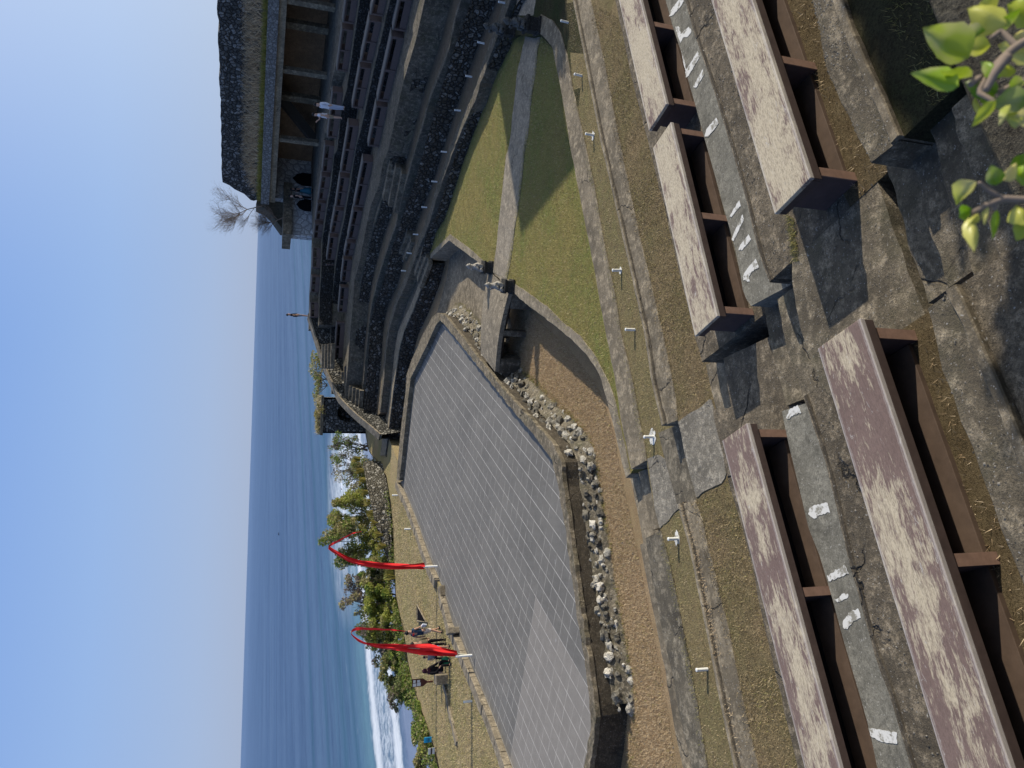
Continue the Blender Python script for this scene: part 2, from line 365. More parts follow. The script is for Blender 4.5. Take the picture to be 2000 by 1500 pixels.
# ------------------------------------------------------------------ mesh building
class MB:
    def __init__(s): s.v = []; s.f = []
    def add(s, vs, fs):
        o = len(s.v); s.v += [tuple(v) for v in vs]; s.f += [tuple(i+o for i in f) for f in fs]; return s
    def box(s, c, size, rz=0.0, rx=0.0, ry=0.0):
        x, y, z = [k/2 for k in size]; m = Matrix.Rotation(rz, 3, 'Z') @ Matrix.Rotation(ry, 3, 'Y') @ Matrix.Rotation(rx, 3, 'X')
        vs = [m @ Vector((a*x, b*y, d*z)) + Vector(c) for d in (-1, 1) for a, b in ((-1, -1), (1, -1), (1, 1), (-1, 1))]
        return s.add(vs, [(3, 2, 1, 0), (4, 5, 6, 7), (0, 1, 5, 4), (1, 2, 6, 5), (2, 3, 7, 6), (3, 0, 4, 7)])
    def prism(s, poly, z0, z1):
        area = sum(poly[i-1][0]*poly[i][1]-poly[i][0]*poly[i-1][1] for i in range(len(poly)))
        p = list(poly) if area > 0 else list(poly)[::-1]; n = len(p)
        zt = (lambda i: z1)
        vs = [(q[0], q[1], z0) for q in p]+[(q[0], q[1], z1) for q in p]
        fs = [tuple(range(n))[::-1], tuple(range(n, 2*n))]+[(i, (i+1) % n, n+(i+1) % n, n+i) for i in range(n)]
        return s.add(vs, fs)
    def strip(s, A, B):
        n = len(A); return s.add(list(A)+list(B), [(i, i+1, n+i+1, n+i) for i in range(n-1)])
    def tube(s, pts, rad, n=8, cap=True):
        pts = [Vector(p) for p in pts]; rad = rad if hasattr(rad, '__len__') else [rad]*len(pts)
        vs = []; fs = []; up = None
        for i, p in enumerate(pts):
            d = (pts[min(i+1, len(pts)-1)]-pts[max(i-1, 0)]).normalized()
            if up is None: up = Vector((0, 0, 1)) if abs(d.z) < .9 else Vector((1, 0, 0))
            a = d.cross(up).normalized(); b = d.cross(a).normalized(); up = -b if b.length else up
            up = a.cross(d)
            for k in range(n):
                t = 2*PI*k/n; vs.append(p+a*math.cos(t)*rad[i]+b*math.sin(t)*rad[i])
        for i in range(len(pts)-1):
            for k in range(n):
                fs.append((i*n+k, i*n+(k+1) % n, (i+1)*n+(k+1) % n, (i+1)*n+k))
        if cap: fs += [tuple(range(n))[::-1], tuple(range((len(pts)-1)*n, len(pts)*n))]
        return s.add(vs, fs)
    def blob(s, c, size, sub=2, amp=.18, freq=1.6, seed=0):
        v, f = ico(sub); out = []
        for x in v:
            k = 1+amp*2*(mnoise.noise(Vector(x)*freq+Vector((seed*3.1, seed*1.7, seed)))) + amp*.7*mnoise.noise(Vector(x)*freq*3+Vector((seed, 5, 2)))
            out.append((c[0]+x[0]*size[0]*k, c[1]+x[1]*size[1]*k, c[2]+x[2]*size[2]*k))
        return s.add(out, f)
    def lathe(s, prof, n=16, c=(0, 0, 0)):
        vs = [(c[0]+r*math.cos(2*PI*k/n), c[1]+r*math.sin(2*PI*k/n), c[2]+z) for r, z in prof for k in range(n)]
        fs = [(i*n+k, i*n+(k+1) % n, (i+1)*n+(k+1) % n, (i+1)*n+k) for i in range(len(prof)-1) for k in range(n)]
        fs += [tuple(range(n))[::-1], tuple(range((len(prof)-1)*n, len(prof)*n))]
        return s.add(vs, fs)
    def build(s, name, mat, parent=None, smooth=False, bevel=0.0):
        me = bpy.data.meshes.new(name)
        o3 = parent_loc(parent) if parent else (0, 0, 0)
        vs = [(v[0]-o3[0], v[1]-o3[1], v[2]-o3[2]) for v in s.v] if parent else s.v
        me.from_pydata(vs, [], s.f); me.validate(); me.update()
        me.materials.append(M[mat] if isinstance(mat, str) else mat)
        if smooth:
            for p in me.polygons: p.use_smooth = True
        o = bpy.data.objects.new(name, me); COL.objects.link(o)
        if parent: o.parent = parent
        if bevel:
            b = o.modifiers.new('bevel', 'BEVEL'); b.width = bevel; b.segments = 2; b.limit_method = 'ANGLE'
        return o
_ico = {}
def ico(sub):
    if sub in _ico: return _ico[sub]
    import bmesh
    bm = bmesh.new(); bmesh.ops.create_icosphere(bm, subdivisions=sub, radius=1)
    r = ([tuple(v.co) for v in bm.verts], [tuple(v.index for v in f.verts) for f in bm.faces]); bm.free(); _ico[sub] = r; return r
def parent_loc(o):
    l = Vector(o.location)
    while o.parent: o = o.parent; l = l+Vector(o.location)
    return l
def tag(o, label=None, cat=None, group=None, kind=None):
    if label: o['label'] = label
    if cat: o['category'] = cat
    if group: o['group'] = group
    if kind: o['kind'] = kind
    return o
def thing(name, label, cat, loc=(0, 0, 0), rz=0.0, group=None):
    o = bpy.data.objects.new(name, None); COL.objects.link(o); o.location = loc; o.rotation_euler = (0, 0, rz)
    o.empty_display_size = .2
    return tag(o, label, cat, group)
def copy_tree(o, parent=None):
    c = o.copy(); COL.objects.link(c)
    if parent: c.parent = parent
    for ch in [x for x in bpy.data.objects if x.parent == o]: copy_tree(ch, c)
    return c
KIDS = {}
def dup(o, loc, rz, label, group=None):
    c = copy_tree(o); c.location = loc; c.rotation_euler = (0, 0, rz); c['label'] = label
    if group: c['group'] = group
    return c

# ---- polylines
def resample(pl, n):
    p = [np.array(q, float) for q in pl]; L = [0]
    for a, b in zip(p, p[1:]): L.append(L[-1]+np.linalg.norm(b-a))
    out = []
    for t in np.linspace(0, L[-1], n):
        i = min(max(np.searchsorted(L, t, 'right')-1, 0), len(p)-2); k = (t-L[i])/max(1e-9, L[i+1]-L[i]); out.append(tuple(p[i]+(p[i+1]-p[i])*k))
    return out
def length(pl): return sum(math.dist(a, b) for a, b in zip(pl, pl[1:]))
def ext(pl, a=0.0, b=0.0):
    pl = [tuple(q) for q in pl]
    if a:
        d = np.array(pl[0])-np.array(pl[1]); d /= np.linalg.norm(d); pl = [tuple(np.array(pl[0])+d*a)]+pl
    if b:
        d = np.array(pl[-1])-np.array(pl[-2]); d /= np.linalg.norm(d); pl = pl+[tuple(np.array(pl[-1])+d*b)]
    return pl
def off(pl, d):
    "offset a 2D polyline to its left by d"
    p = [np.array(q[:2], float) for q in pl]; out = []
    for i in range(len(p)):
        t = p[min(i+1, len(p)-1)]-p[max(i-1, 0)]; t /= np.linalg.norm(t); out.append(tuple(p[i]+np.array([-t[1], t[0]])*d))
    return out
def jit(p, a, f=3.0, sd=0.0):
    v = Vector((p[0]*f, p[1]*f, sd)); return (p[0]+a*mnoise.noise(v), p[1]+a*mnoise.noise(v+Vector((7, 3, 1))))
def slab(name, front, back, z, zb, mat, step=.25, rough=.015, label=None, cat=None, parent=None, kind='structure', seed=0):
    "terrace piece: top at z between two polylines, faces down to zb, slightly uneven edges"
    n = max(2, int(max(length(front), length(back))/step)+1)
    F = [jit(p, rough, 5, seed) for p in resample(XY(front), n)]; B = [jit(p, rough, 5, seed+9) for p in resample(XY(back), n)]
    zj = lambda p: z+rough*.6*mnoise.noise(Vector((p[0]*2.5, p[1]*2.5, seed)))
    m = MB(); c = .012 if rough > .005 else .0
    cen = [((a[0]+b[0])/2, (a[1]+b[1])/2) for a, b in zip(F, B)]
    def inn(p, q, k):
        d = math.dist(p, q) or 1; k = min(k, d*.45); return (p[0]+(q[0]-p[0])*k/d, p[1]+(q[1]-p[1])*k/d)
    F2 = [inn(a, b, c) for a, b in zip(F, B)]; B2 = [inn(b, a, c) for a, b in zip(F, B)]
    zF = [zj(p) for p in F]; zB = [zj(p) for p in B]
    T = lambda L, Z, dz: [(p[0], p[1], zz+dz) for p, zz in zip(L, Z)]
    rows = [[(p[0], p[1], zb) for p in F], T(F, zF, -c), T(F2, zF, 0), T(B2, zB, 0), T(B, zB, -c), [(p[0], p[1], zb) for p in B]]
    vs = [q for r in rows for q in r]; fs = []
    for r in range(5):
        for i in range(n-1): fs.append((r*n+i, r*n+i+1, (r+1)*n+i+1, (r+1)*n+i))
    fs.append(tuple(r*n for r in range(6))); fs.append(tuple(r*n+n-1 for r in range(6))[::-1])
    m.add(vs, fs)
    o = m.build(name, mat, parent)
    import bmesh
    bm = bmesh.new(); bm.from_mesh(o.data); bmesh.ops.recalc_face_normals(bm, faces=bm.faces); bm.to_mesh(o.data); bm.free()
    if label: tag(o, label, cat)
    elif kind and not parent: tag(o, kind=kind)
    return o

def inpoly(x, y, poly):
    c = np.zeros(len(x), bool); n = len(poly)
    for i in range(n):
        x1, y1 = poly[i-1][:2]; x2, y2 = poly[i][:2]
        k = ((y1 > y) != (y2 > y)) & (x < (x2-x1)*(y-y1)/((y2-y1) if y2 != y1 else 1e-9)+x1); c ^= k
    return c
def blades(name, poly, z, count, h, w, mat, lean=.6, holes=(), patchy=.0, zfun=None):
    xs = [p[0] for p in poly]; ys = [p[1] for p in poly]
    bx = (max(xs)-min(xs))*(max(ys)-min(ys)); ar = abs(sum(poly[i-1][0]*poly[i][1]-poly[i][0]*poly[i-1][1] for i in range(len(poly))))/2
    n = int(count*bx/max(ar, .01)); x = RNG.uniform(min(xs), max(xs), n); y = RNG.uniform(min(ys), max(ys), n)
    k = inpoly(x, y, poly)
    for hpoly in holes: k &= ~inpoly(x, y, hpoly)
    x, y = x[k], y[k]
    if patchy:
        pv = np.array([mnoise.noise(Vector((a*1.1, b*1.1, 3.3))) for a, b in zip(x, y)]); k = RNG.uniform(-.6, .6, len(x)) < pv+patchy; x, y = x[k], y[k]
    n = len(x); a = RNG.uniform(0, 2*PI, n); hh = h*RNG.uniform(.5, 1.25, n); ww = w*RNG.uniform(.6, 1.3, n)
    la = RNG.uniform(0, 2*PI, n); ln = hh*lean*RNG.uniform(.2, 1.3, n)
    zz = np.full(n, z) if zfun is None else zfun(x, y)
    v = np.empty((n, 3, 3)); ca, sa = np.cos(a)*ww/2, np.sin(a)*ww/2
    v[:, 0] = np.stack([x-ca, y-sa, zz-.004], 1); v[:, 1] = np.stack([x+ca, y+sa, zz-.004], 1)
    v[:, 2] = np.stack([x+np.cos(la)*ln, y+np.sin(la)*ln, zz+hh], 1)
    me = bpy.data.meshes.new(name); me.vertices.add(n*3); me.vertices.foreach_set('co', v.ravel())
    me.loops.add(n*3); me.loops.foreach_set('vertex_index', np.arange(n*3, dtype=np.int32))
    me.polygons.add(n); me.polygons.foreach_set('loop_start', np.arange(0, n*3, 3, dtype=np.int32)); me.update(calc_edges=True)
    me.materials.append(M[mat]); o = bpy.data.objects.new(name, me); COL.objects.link(o); return tag(o, kind='stuff')

# ================================================================== SETTING
NB = (0.44, -0.898)
def bk(pl, d): return [(p[0]+NB[0]*d, p[1]+NB[1]*d) for p in pl]
def proj(p):
    q = np.array(p, float)-np.array([0, 0, HC]); w = q@_f
    return (1000-FPX*(q@U_)/w, 750-FPX*(q@R_)/w)

# ---- sea
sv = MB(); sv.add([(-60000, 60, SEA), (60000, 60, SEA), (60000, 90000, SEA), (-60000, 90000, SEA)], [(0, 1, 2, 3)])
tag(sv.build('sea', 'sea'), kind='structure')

# ---- cliff edge and the land behind it
edge = XY(PL(0, [(850, 1480), (835, 1430), (820, 1390), (805, 1340), (795, 1300), (785, 1230), (778, 1200), (770, 1160), (768, 1120), (766, 1040), (762, 990), (752, 930)]))
edge = [(-34, 10), (-26, 22), (-20.5, 30)] + edge + [(-5.5, 60), (-2, 66), (6, 69), (16, 72), (30, 76), (60, 80)]
m = MB(); rings = []
n = 90; E0 = [jit(p, .35, .6) for p in resample(edge, n)]
for d, z in ((0, 0.0), (.5, -.5), (2.2, -4), (5, -9), (9, -16), (16, -26)):
    o = off(E0, d); rings.append([(p[0]+mnoise.noise(Vector((p[0]*.3, p[1]*.3, z)))*d*.3, p[1], z-.06) for p in o])
for a, b in zip(rings, rings[1:]): m.strip(a, b)
tag(m.build('cliff_slope', 'cliff'), kind='structure')

# ---- stage outline
st_near = [(855, 611), (870, 615), (914, 670), (927, 688), (958, 725), (980, 754), (1020, 798), (1057, 838), (1086, 871), (1099, 904), (1101, 943), (1106, 967), (1115, 1034), (1125, 1104), (1134, 1171), (1144, 1236), (1154, 1296), (1164, 1380), (1166, 1405), (1163, 1440), (1154, 1500)]
in_near = [(860, 624), (868, 633), (892, 662), (923, 701), (958, 745), (1002, 802), (1042, 846), (1068, 884), (1079, 899), (1084, 916), (1090, 943), (1096, 975), (1106, 1040), (1115, 1104), (1124, 1171), (1134, 1236), (1146, 1305), (1154, 1380), (1156, 1405), (1152, 1440), (1142, 1500)]
st_far = [(855, 611), (846, 618), (826, 655), (804, 705), (795, 732), (793, 765), (782, 853), (775, 938)]
in_far = [(860, 626), (852, 636), (836, 672), (815, 714), (803, 738), (799, 770), (790, 853), (781, 938)]
st_left = [(777, 941), (794, 979), (808, 1013), (825, 1063), (839, 1102), (861, 1150), (880, 1224), (897, 1255), (917, 1308), (946, 1375), (965, 1423), (991, 1495)]
SN = ext(XY(PL(0, st_near)), 0, 3.2); SI = ext(XY(PL(0, in_near)), 0, 3.2)
SFo = XY(PL(.03, st_far)); SFi = XY(PL(.03, in_far)); SL = ext(XY(PL(-.1, st_left)), 0, 3.0)
stage_poly = SI + SL[::-1] + SFi[::-1]
FIELDZ = -.10

# ---- ground sheets
m = MB(); m.add([(-20, 12, -.9), (40, 12, -.9), (40, 62, -.9), (-6, 62, -.9), (-6, 47, -.9), (-12, 28, -.9), (-20, 20, -.9)], [tuple(range(7))])
tag(m.build('moat_ground', 'dry'), kind='structure')
fld_cliff = [p for p in edge[1:18]]
field = ext(SL, 0, 0) + [(-16, 18), (-22, 12), (-33, 11)] + fld_cliff + [(-3.6, 52.0), (-5.0, 47.6)]
m = MB(); m.prism(field, -1.3, FIELDZ)
tag(m.build('field_ground', 'field'), kind='structure')
# land under the tiers and behind them
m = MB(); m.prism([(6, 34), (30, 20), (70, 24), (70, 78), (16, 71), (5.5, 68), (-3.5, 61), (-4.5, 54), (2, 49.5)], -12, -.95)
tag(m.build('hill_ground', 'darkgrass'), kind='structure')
# concrete channel floor on the far side of the bridge
pf = XY(PL(-.9, [(905, 470), (882, 482), (872, 545), (857, 600), (835, 660), (806, 700), (798, 780), (793, 900), (780, 900), (786, 780), (800, 690), (850, 640), (900, 690), (940, 720), (985, 720), (1000, 640), (975, 540)]))
m = MB(); m.prism(pf, -1.1, -.893); tag(m.build('channel_floor', 'conc'), kind='structure')

# ---- lawn
lawn_far = [(1000, 80), (984, 112), (966, 150), (954, 180), (940, 220), (928, 250), (906, 310), (892, 354), (880, 390), (870, 420), (852, 450), (838, 500)]
curb_o = [(838, 507), (877, 470), (920, 502), (960, 531), (1002, 572), (1025, 592), (1075, 630), (1100, 650), (1120, 667), (1147, 695), (1170, 730), (1185, 782), (1200, 840), (1212, 890), (1222, 934)]
curb_i = [(835, 500), (879, 457), (920, 487), (950, 515), (1000, 552), (1025, 567), (1070, 600), (1100, 630), (1132, 655), (1160, 692), (1182, 732), (1200, 775), (1212, 835), (1222, 880), (1231, 925)]
T1Ri = [(1048, 60), (1064, 74), (1078, 92), (1088, 140), (1098, 190), (1114, 290), (1129, 370), (1145, 450), (1152, 487), (1162, 537), (1175, 612), (1190, 687), (1202, 750), (1212, 820), (1224, 880), (1233, 917)]
T1Ro = [(1056, 28), (1080, 40), (1094, 62), (1108, 110), (1118, 170), (1140, 270), (1160, 360), (1175, 450), (1185, 500), (1200, 570), (1212, 650), (1225, 700), (1236, 750), (1248, 820), (1260, 880), (1262, 900)]
lawn_poly = XY(PL(0, lawn_far)) + off(XY(PL(0, curb_o)), -.1) + XY(PL(0, T1Ri))[::-1]
lawn_poly = [p for p in lawn_poly]
m = MB(); m.prism(XY(PL(0, lawn_far)) + XY(PL(0, curb_i))[1:] + [(p[0]+.1, p[1]-.2) for p in XY(PL(0, T1Ri))[::-1]], -1.2, 0.0)
tag(m.build('lawn', 'lawn'), kind='structure')
slab('moat_kerb', PL(.02, curb_o), PL(.02, curb_i), .02, -1.2, 'conc_l', .22, .03)
pathL = [(1028, 62), (1016, 110), (1010, 140), (1004, 200), (996, 270), (988, 310), (982, 360), (974, 430), (968, 490), (962, 530)]
pathR = [(1056, 62), (1050, 100), (1047, 130), (1038, 190), (1032, 250), (1024, 300), (1018, 360), (1011, 410), (1006, 440), (1000, 490), (990, 545)]
slab('lawn_path', PL(.02, pathL), PL(.02, pathR), .022, -.5, 'path', .3, .05)

# ---- ground round the apex of the two arms
m = MB(); m.prism(XY(PL(.27, [(964, 98), (1002, 66), (1030, 72), (1052, 66), (1080, 95), (1098, 180), (1125, 250), (1140, 120)])) + [(30, 24), (30, 34), (16, 31)], -1, .27)
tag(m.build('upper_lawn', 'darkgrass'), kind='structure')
pu = XY(PL(.29, [(1007, 30), (1041, 30), (1046, 0)])) + [(18, 27.0), (18.5, 28.6)] + XY(PL(.29, [(1009, 0)]))
m = MB(); m.prism(pu, -.5, .285); tag(m.build('upper_path', 'path'), kind='structure')

# ================================================================== NEAR ARM (terraces below the viewer)
slab('lower_step', PL(.30, T1Ri), PL(.30, T1Ro), .30, -1, 'conc', .22, .02)
T1L_lo = ext(PL(.05, [(1250, 1065), (1263, 1133), (1280, 1217), (1297, 1300), (1310, 1383), (1323, 1457), (1333, 1500)]), 0, 5)
T1L_f = ext(PL(.30, [(1260, 1050), (1267, 1093), (1277, 1153), (1293, 1233), (1313, 1317), (1327, 1400), (1350, 1493)]), 0, 5)
T1L_b = ext(PL(.30, [(1290, 1037), (1307, 1100), (1323, 1177), (1337, 1250), (1350, 1317), (1363, 1390), (1380, 1493)]), 0, 5)
slab('lower_step', XY(T1L_lo), bk(T1L_f, .3), .05, -1, 'conc', .2, .025, seed=3)
slab('lower_step', T1L_f, T1L_b, .30, -1, 'conc_d', .18, .03, seed=4)
# treads in the lower gap of the aisle
slab('aisle_tread', PL(-.3, [(1230, 930), (1247, 1010), (1258, 1070)]), PL(-.3, [(1290, 915), (1330, 1040)]), -.3, -1, 'conc', .2, .01)
slab('aisle_tread', PL(-.02, [(1247, 922), (1256, 960), (1273, 1035)]), PL(-.02, [(1290, 905), (1330, 1020)]), -.02, -1, 'conc', .2, .012)
strip_f = ext(PL(.27, [q for q in T1Ro[4:]] + [(1268, 940), (1280, 1005), (1290, 1037), (1307, 1100), (1323, 1177), (1337, 1250), (1350, 1317), (1363, 1390), (1380, 1493)]), 0, 5)
T2R_f = PL(1.3, [(1122, 0), (1150, 140), (1175, 270), (1205, 400), (1235, 530), (1262, 650), (1277, 750), (1286, 786), (1296, 831)])
T2R_b = PL(1.3, [(1154, 0), (1180, 120), (1205, 250), (1240, 420), (1268, 540), (1296, 660), (1315, 750), (1320, 790), (1324, 819)])
T2L_f = PL(1.3, [(1328, 985), (1335, 1015), (1350, 1067), (1367, 1150), (1383, 1227), (1400, 1317), (1417, 1400), (1437, 1493)])
T2L_b = PL(1.3, [(1358, 978), (1370, 1010), (1383, 1067), (1403, 1150), (1420, 1217), (1437, 1300), (1450, 1367), (1477, 1483)])
T2R_f, T2R_b = ext(T2R_f, 12), ext(T2R_b, 12); T2L_f, T2L_b = ext(T2L_f, 0, 5), ext(T2L_b, 0, 5)
T2all = XY(T2R_f)+XY(T2L_f)
slab('grass_strip', [(24, 25.5), (14, 21.5)]+XY(strip_f), bk(T2all, .6), .27, -1, 'strip', .4, .01)
T2mid = PL(1.3, [(1326, 822), (1340, 900), (1360, 978)])
slab('grass_terrace', bk(T2R_b, -.12)+bk(T2mid, 0)+bk(T2L_b, -.12), bk(T2R_b, 4.6)+bk(T2mid, 4.4)+bk(T2L_b, 4.4), 1.285, -1, 'brown', .35, .03)
slab('middle_step', T2R_f, T2R_b, 1.30, -.5, 'conc', .2, .025, seed=5)
slab('middle_step', T2L_f, T2L_b, 1.30, -.5, 'conc', .2, .022, seed=6)
for a in (T2R_f, T2L_f):
    slab('step_lip', bk(a, -.012), bk(a, .065), 1.345, .9, 'conc_l', .2, .012, seed=2)
    slab('step_groove', bk(a, .06), bk(a, .125), 1.310, .9, 'dirtface', .2, .012, seed=2)
slab('aisle_tread', PL(.62, [(1285, 845), (1300, 905), (1322, 985)]), bk(PL(1.0, [(1320, 822), (1350, 985)]), .3), .62, -.5, 'conc_d', .2, .012)
slab('aisle_tread', PL(.96, [(1304, 842), (1318, 905), (1340, 985)]), bk(PL(1.0, [(1330, 820), (1360, 985)]), .3), .96, -.5, 'conc_d', .2, .012)
# worn concrete pads of the aisle
def pad(px, z, t=.02):
    m = MB(); pl = [jit(p, .05, 2.5) for p in resample(XY(PL(z, px+[px[0]])), 60)[:-1]]; m.prism(pl, z-t*4, z); return tag(m.build('aisle_pad', 'pad'), kind='structure')
pad([(1264, 897), (1286, 890), (1315, 905), (1330, 960), (1328, 990), (1308, 1012), (1288, 1033), (1280, 1000)], .286)
pad([(1324, 824), (1360, 800), (1389, 776), (1402, 830), (1420, 925), (1408, 945), (1385, 955), (1360, 974), (1342, 900)], 1.300)
# ---- row one
R1R = ext(PL(2.4, [(1202, 0), (1226, 120), (1240, 180), (1258, 250), (1266, 280), (1285, 357), (1307, 450), (1325, 525), (1342, 600), (1357, 660), (1371, 708)]), 12)
R1L = ext(PL(2.4, [(1390, 800), (1405, 860), (1419, 930), (1440, 1000), (1467, 1100), (1487, 1200), (1510, 1300), (1533, 1400), (1557, 1500)]), 0, 5)
SRf = ext(PL(2.75, [(1300, 0), (1312, 45), (1330, 100), (1342, 150), (1360, 212), (1377, 275), (1395, 337), (1415, 412), (1432, 470), (1445, 530), (1452, 575), (1467, 598)]), 12)
SRb = ext(PL(3.15, [(1337, 0), (1350, 50), (1375, 125), (1400, 200), (1425, 282), (1450, 370), (1470, 450), (1487, 515), (1502, 552)]), 12)
SLf = ext(PL(2.75, [(1527, 803), (1540, 867), (1560, 950), (1580, 1033), (1600, 1083), (1627, 1173), (1647, 1250), (1677, 1350), (1700, 1433), (1710, 1483)]), 0, 5)
SLb = ext(PL(3.15, [(1567, 777), (1587, 833), (1613, 910), (1633, 993), (1653, 1083), (1677, 1167), (1703, 1267), (1733, 1350), (1753, 1417), (1773, 1483)]), 0, 5)
slab('row_floor', R1R, bk(SRf, .3), 2.4, -.5, 'rowfloor', .2, .02)
slab('row_floor', R1L, bk(SLf, .3), 2.4, -.5, 'rowfloor', .2, .02, seed=2)
slab('row_floor', PL(2.395, [(1412, 700), (1420, 750), (1434, 838)]), PL(2.395, [(1520, 650), (1545, 790)]), 2.395, -.5, 'rowfloor', .2, .015, seed=3)
slab('aisle_tread', PL(1.66, [(1378, 712), (1386, 750), (1400, 810), (1411, 862)]), PL(1.66, [(1440, 690), (1470, 840)]), 1.66, -.5, 'conc', .2, .02, seed=4)
slab('aisle_tread', PL(2.03, [(1398, 704), (1403, 750), (1419, 834)]), PL(2.03, [(1450, 690), (1480, 830)]), 2.03, -.5, 'conc', .2, .02, seed=5)
slab('painted_kerb', SRf, bk(SRb, .25), 2.75, .5, 'conc_s', .15, .004)
slab('painted_kerb', SLf, bk(SLb, .25), 2.75, .5, 'conc_s', .15, .004, seed=2)
# ---- row two
slab('row_floor', SRb, bk(SRb, 1.55), 3.15, .5, 'rowfloor', .15, .012, seed=7)
slab('row_floor', SLb, bk(SLb, 1.55), 3.15, .5, 'rowfloor', .15, .012, seed=8)
slab('aisle_tread', PL(2.46, [(1490, 598), (1508, 690), (1535, 792)]), PL(2.46, [(1560, 560), (1620, 760)]), 2.46, .5, 'conc_r', .12, .02, seed=9)
slab('aisle_tread', PL(2.78, [(1518, 585), (1537, 690), (1568, 780)]), PL(2.78, [(1580, 540), (1650, 740)]), 2.78, .5, 'conc_r', .12, .025, seed=10)
m = MB(); m.prism([jit(p, .02, 5) for p in resample(XY(PL(3.15, [(1546, 500), (1548, 560), (1567, 650), (1603, 758), (1650, 790), (1835, 705), (1800, 600), (1740, 430), (1702, 322), (1600, 380), (1546, 500)])), 70)[:-1]], .5, 3.15); tag(m.build('row_floor', 'conc_r'), kind='structure')
slab('soil_strip', bk(SRb, 1.35), bk(SRb, 3.6), 3.165, .5, 'soil', .2, .03, seed=12)
slab('soil_strip', bk(SLb, 1.35), bk(SLb, 3.6), 3.165, .5, 'soil', .2, .03, seed=13)
for a in (SRb, SLb): slab('step_groove', bk(a, .03), bk(a, .085), 3.160, 2.9, 'dirtface', .15, .012, seed=2)
# ---- row three
R3R = ext(PL(3.9, [(1585, 0), (1600, 60), (1612, 133), (1635, 183), (1664, 245), (1701, 318)]), 12)
R3Rl = ext(PL(3.9, [(1637, 0), (1660, 67), (1690, 133), (1720, 200), (1752, 277)]), 12)
R3L = ext(PL(3.9, [(1810, 603), (1830, 680), (1843, 733), (1867, 790), (1893, 867), (1920, 933), (1947, 1017), (2000, 1150)]), 0, 4)
R3Ll = ext(PL(3.9, [(1860, 565), (1893, 633), (1920, 700), (1950, 767), (1997, 883)]), 0, 5)
slab('row_front', R3R, bk(R3Rl, .02), 3.9, 1, 'conc_r', .1, .018, seed=14)
slab('row_front', R3L, bk(R3Ll, .02), 3.9, 1, 'conc_r', .1, .018, seed=15)
slab('row_lip', bk(R3Rl, -.03), bk(R3Rl, .06), 3.94, 1, 'conc', .1, .012, seed=16)
slab('row_lip', bk(R3Ll, -.03), bk(R3Ll, .06), 3.94, 1, 'conc', .1, .012, seed=17)
slab('row_floor', bk(R3Rl, .05), bk(R3Rl, 5), 3.885, 1, 'darkgrass', .2, .02, seed=18)
slab('row_floor', bk(R3Ll, .05), bk(R3Ll, 5), 3.885, 1, 'rowfloor', .2, .02, seed=19)
for i, (z, a) in enumerate(((3.38, [(1738, 350), (1765, 445), (1812, 590)]), (3.56, [(1786, 335), (1815, 450), (1850, 560)]), (3.73, [(1836, 330), (1870, 450), (1905, 545)]), (3.87, [(1890, 320), (1925, 430), (1960, 525)]))):
    pl = PL(z, a); pl = ext(pl, .45, .0)
    slab('aisle_tread', pl, bk(pl, 2.5 if i == 3 else 1.2), z, 1, 'conc_r', .08, .03, seed=20+i)
# ---- pavilion roof under the viewer: wall, roof slab, hedge along its edge
front = [(-12, -4.9+.0), (14, 7.85)]
front = ext([(p[0]+NB[0]*2.55, p[1]+NB[1]*2.55) for p in ((-1.0, 3.42), (3.4, 5.4))], 24, 9)
front = front if front[0][0] < front[-1][0] else front[::-1]
rp = thing('lower_pavilion', 'grassy roofed stone pavilion right under the viewpoint, behind the third row', 'pavilion', (0, -3, 3.9))
fb = bk(front, 7)
slab('wall', bk(front, .35)[::-1], bk(front, .8)[::-1], 6.7, 2, 'block', .6, .01, parent=rp)
slab('roof', front[::-1], fb[::-1], 7.0, 6.7, 'straw', .6, .02, parent=rp)
bpy.context.view_layer.update()
# ================================================================== FAR ARM
def rockface(name, pl, z0, z1, mat, label, cat='stone wall', amp=.07, outw=.03, cell=.22, lumps=3.2, group=None):
    "rubble retaining wall: a lumpy skin along a polyline (stage lies to the left)"
    L = length(pl); n = max(4, int(L/cell)); h = max(3, int((z1-z0)/cell*1.4)+1)
    c = resample(pl, n); tl = off(c, 1.0); m = MB(); rows = []
    for j in range(h+1):
        z = z0+(z1-z0)*j/h; row = []
        for p, t in zip(c, tl):
            nx, ny = t[0]-p[0], t[1]-p[1]
            d = outw+amp*(.5+mnoise.noise(Vector((p[0]*lumps, p[1]*lumps, z*lumps)))) + .12*(1-j/h)*(z1-z0)*.5
            row.append((p[0]+nx*d, p[1]+ny*d, z))
        rows.append(row)
    for a, b in zip(rows, rows[1:]): m.strip(a, b)
    o = m.build(name, mat); return tag(o, label, cat, group)
W1 = ext(XY(PL(.47, [(962, 100), (944, 150), (932, 190), (920, 216), (900, 260), (888, 290), (872, 334), (856, 380), (844, 420), (830, 460), (822, 476), (812, 505), (796, 550), (776, 594), (762, 640), (757, 670), (753, 710), (750, 750), (743, 806)])), 14)
W2b = ext(XY(PL(.47, [(966, 0), (950, 40), (934, 80), (916, 130), (900, 176), (886, 220), (870, 270), (860, 304), (844, 354), (828, 394), (816, 426), (808, 450), (794, 486), (776, 550), (758, 590), (749, 630), (745, 690), (741, 730), (736, 780), (733, 825)])), 12)
W2 = ext(XY(PL(1.35, [(902, 0), (890, 40), (880, 90), (866, 130), (854, 160), (840, 196), (830, 236), (816, 280), (800, 336), (786, 386), (774, 442), (762, 474), (750, 510), (738, 550), (726, 600), (721, 640), (716, 690), (712, 730), (708, 770), (704, 800)])), 12)
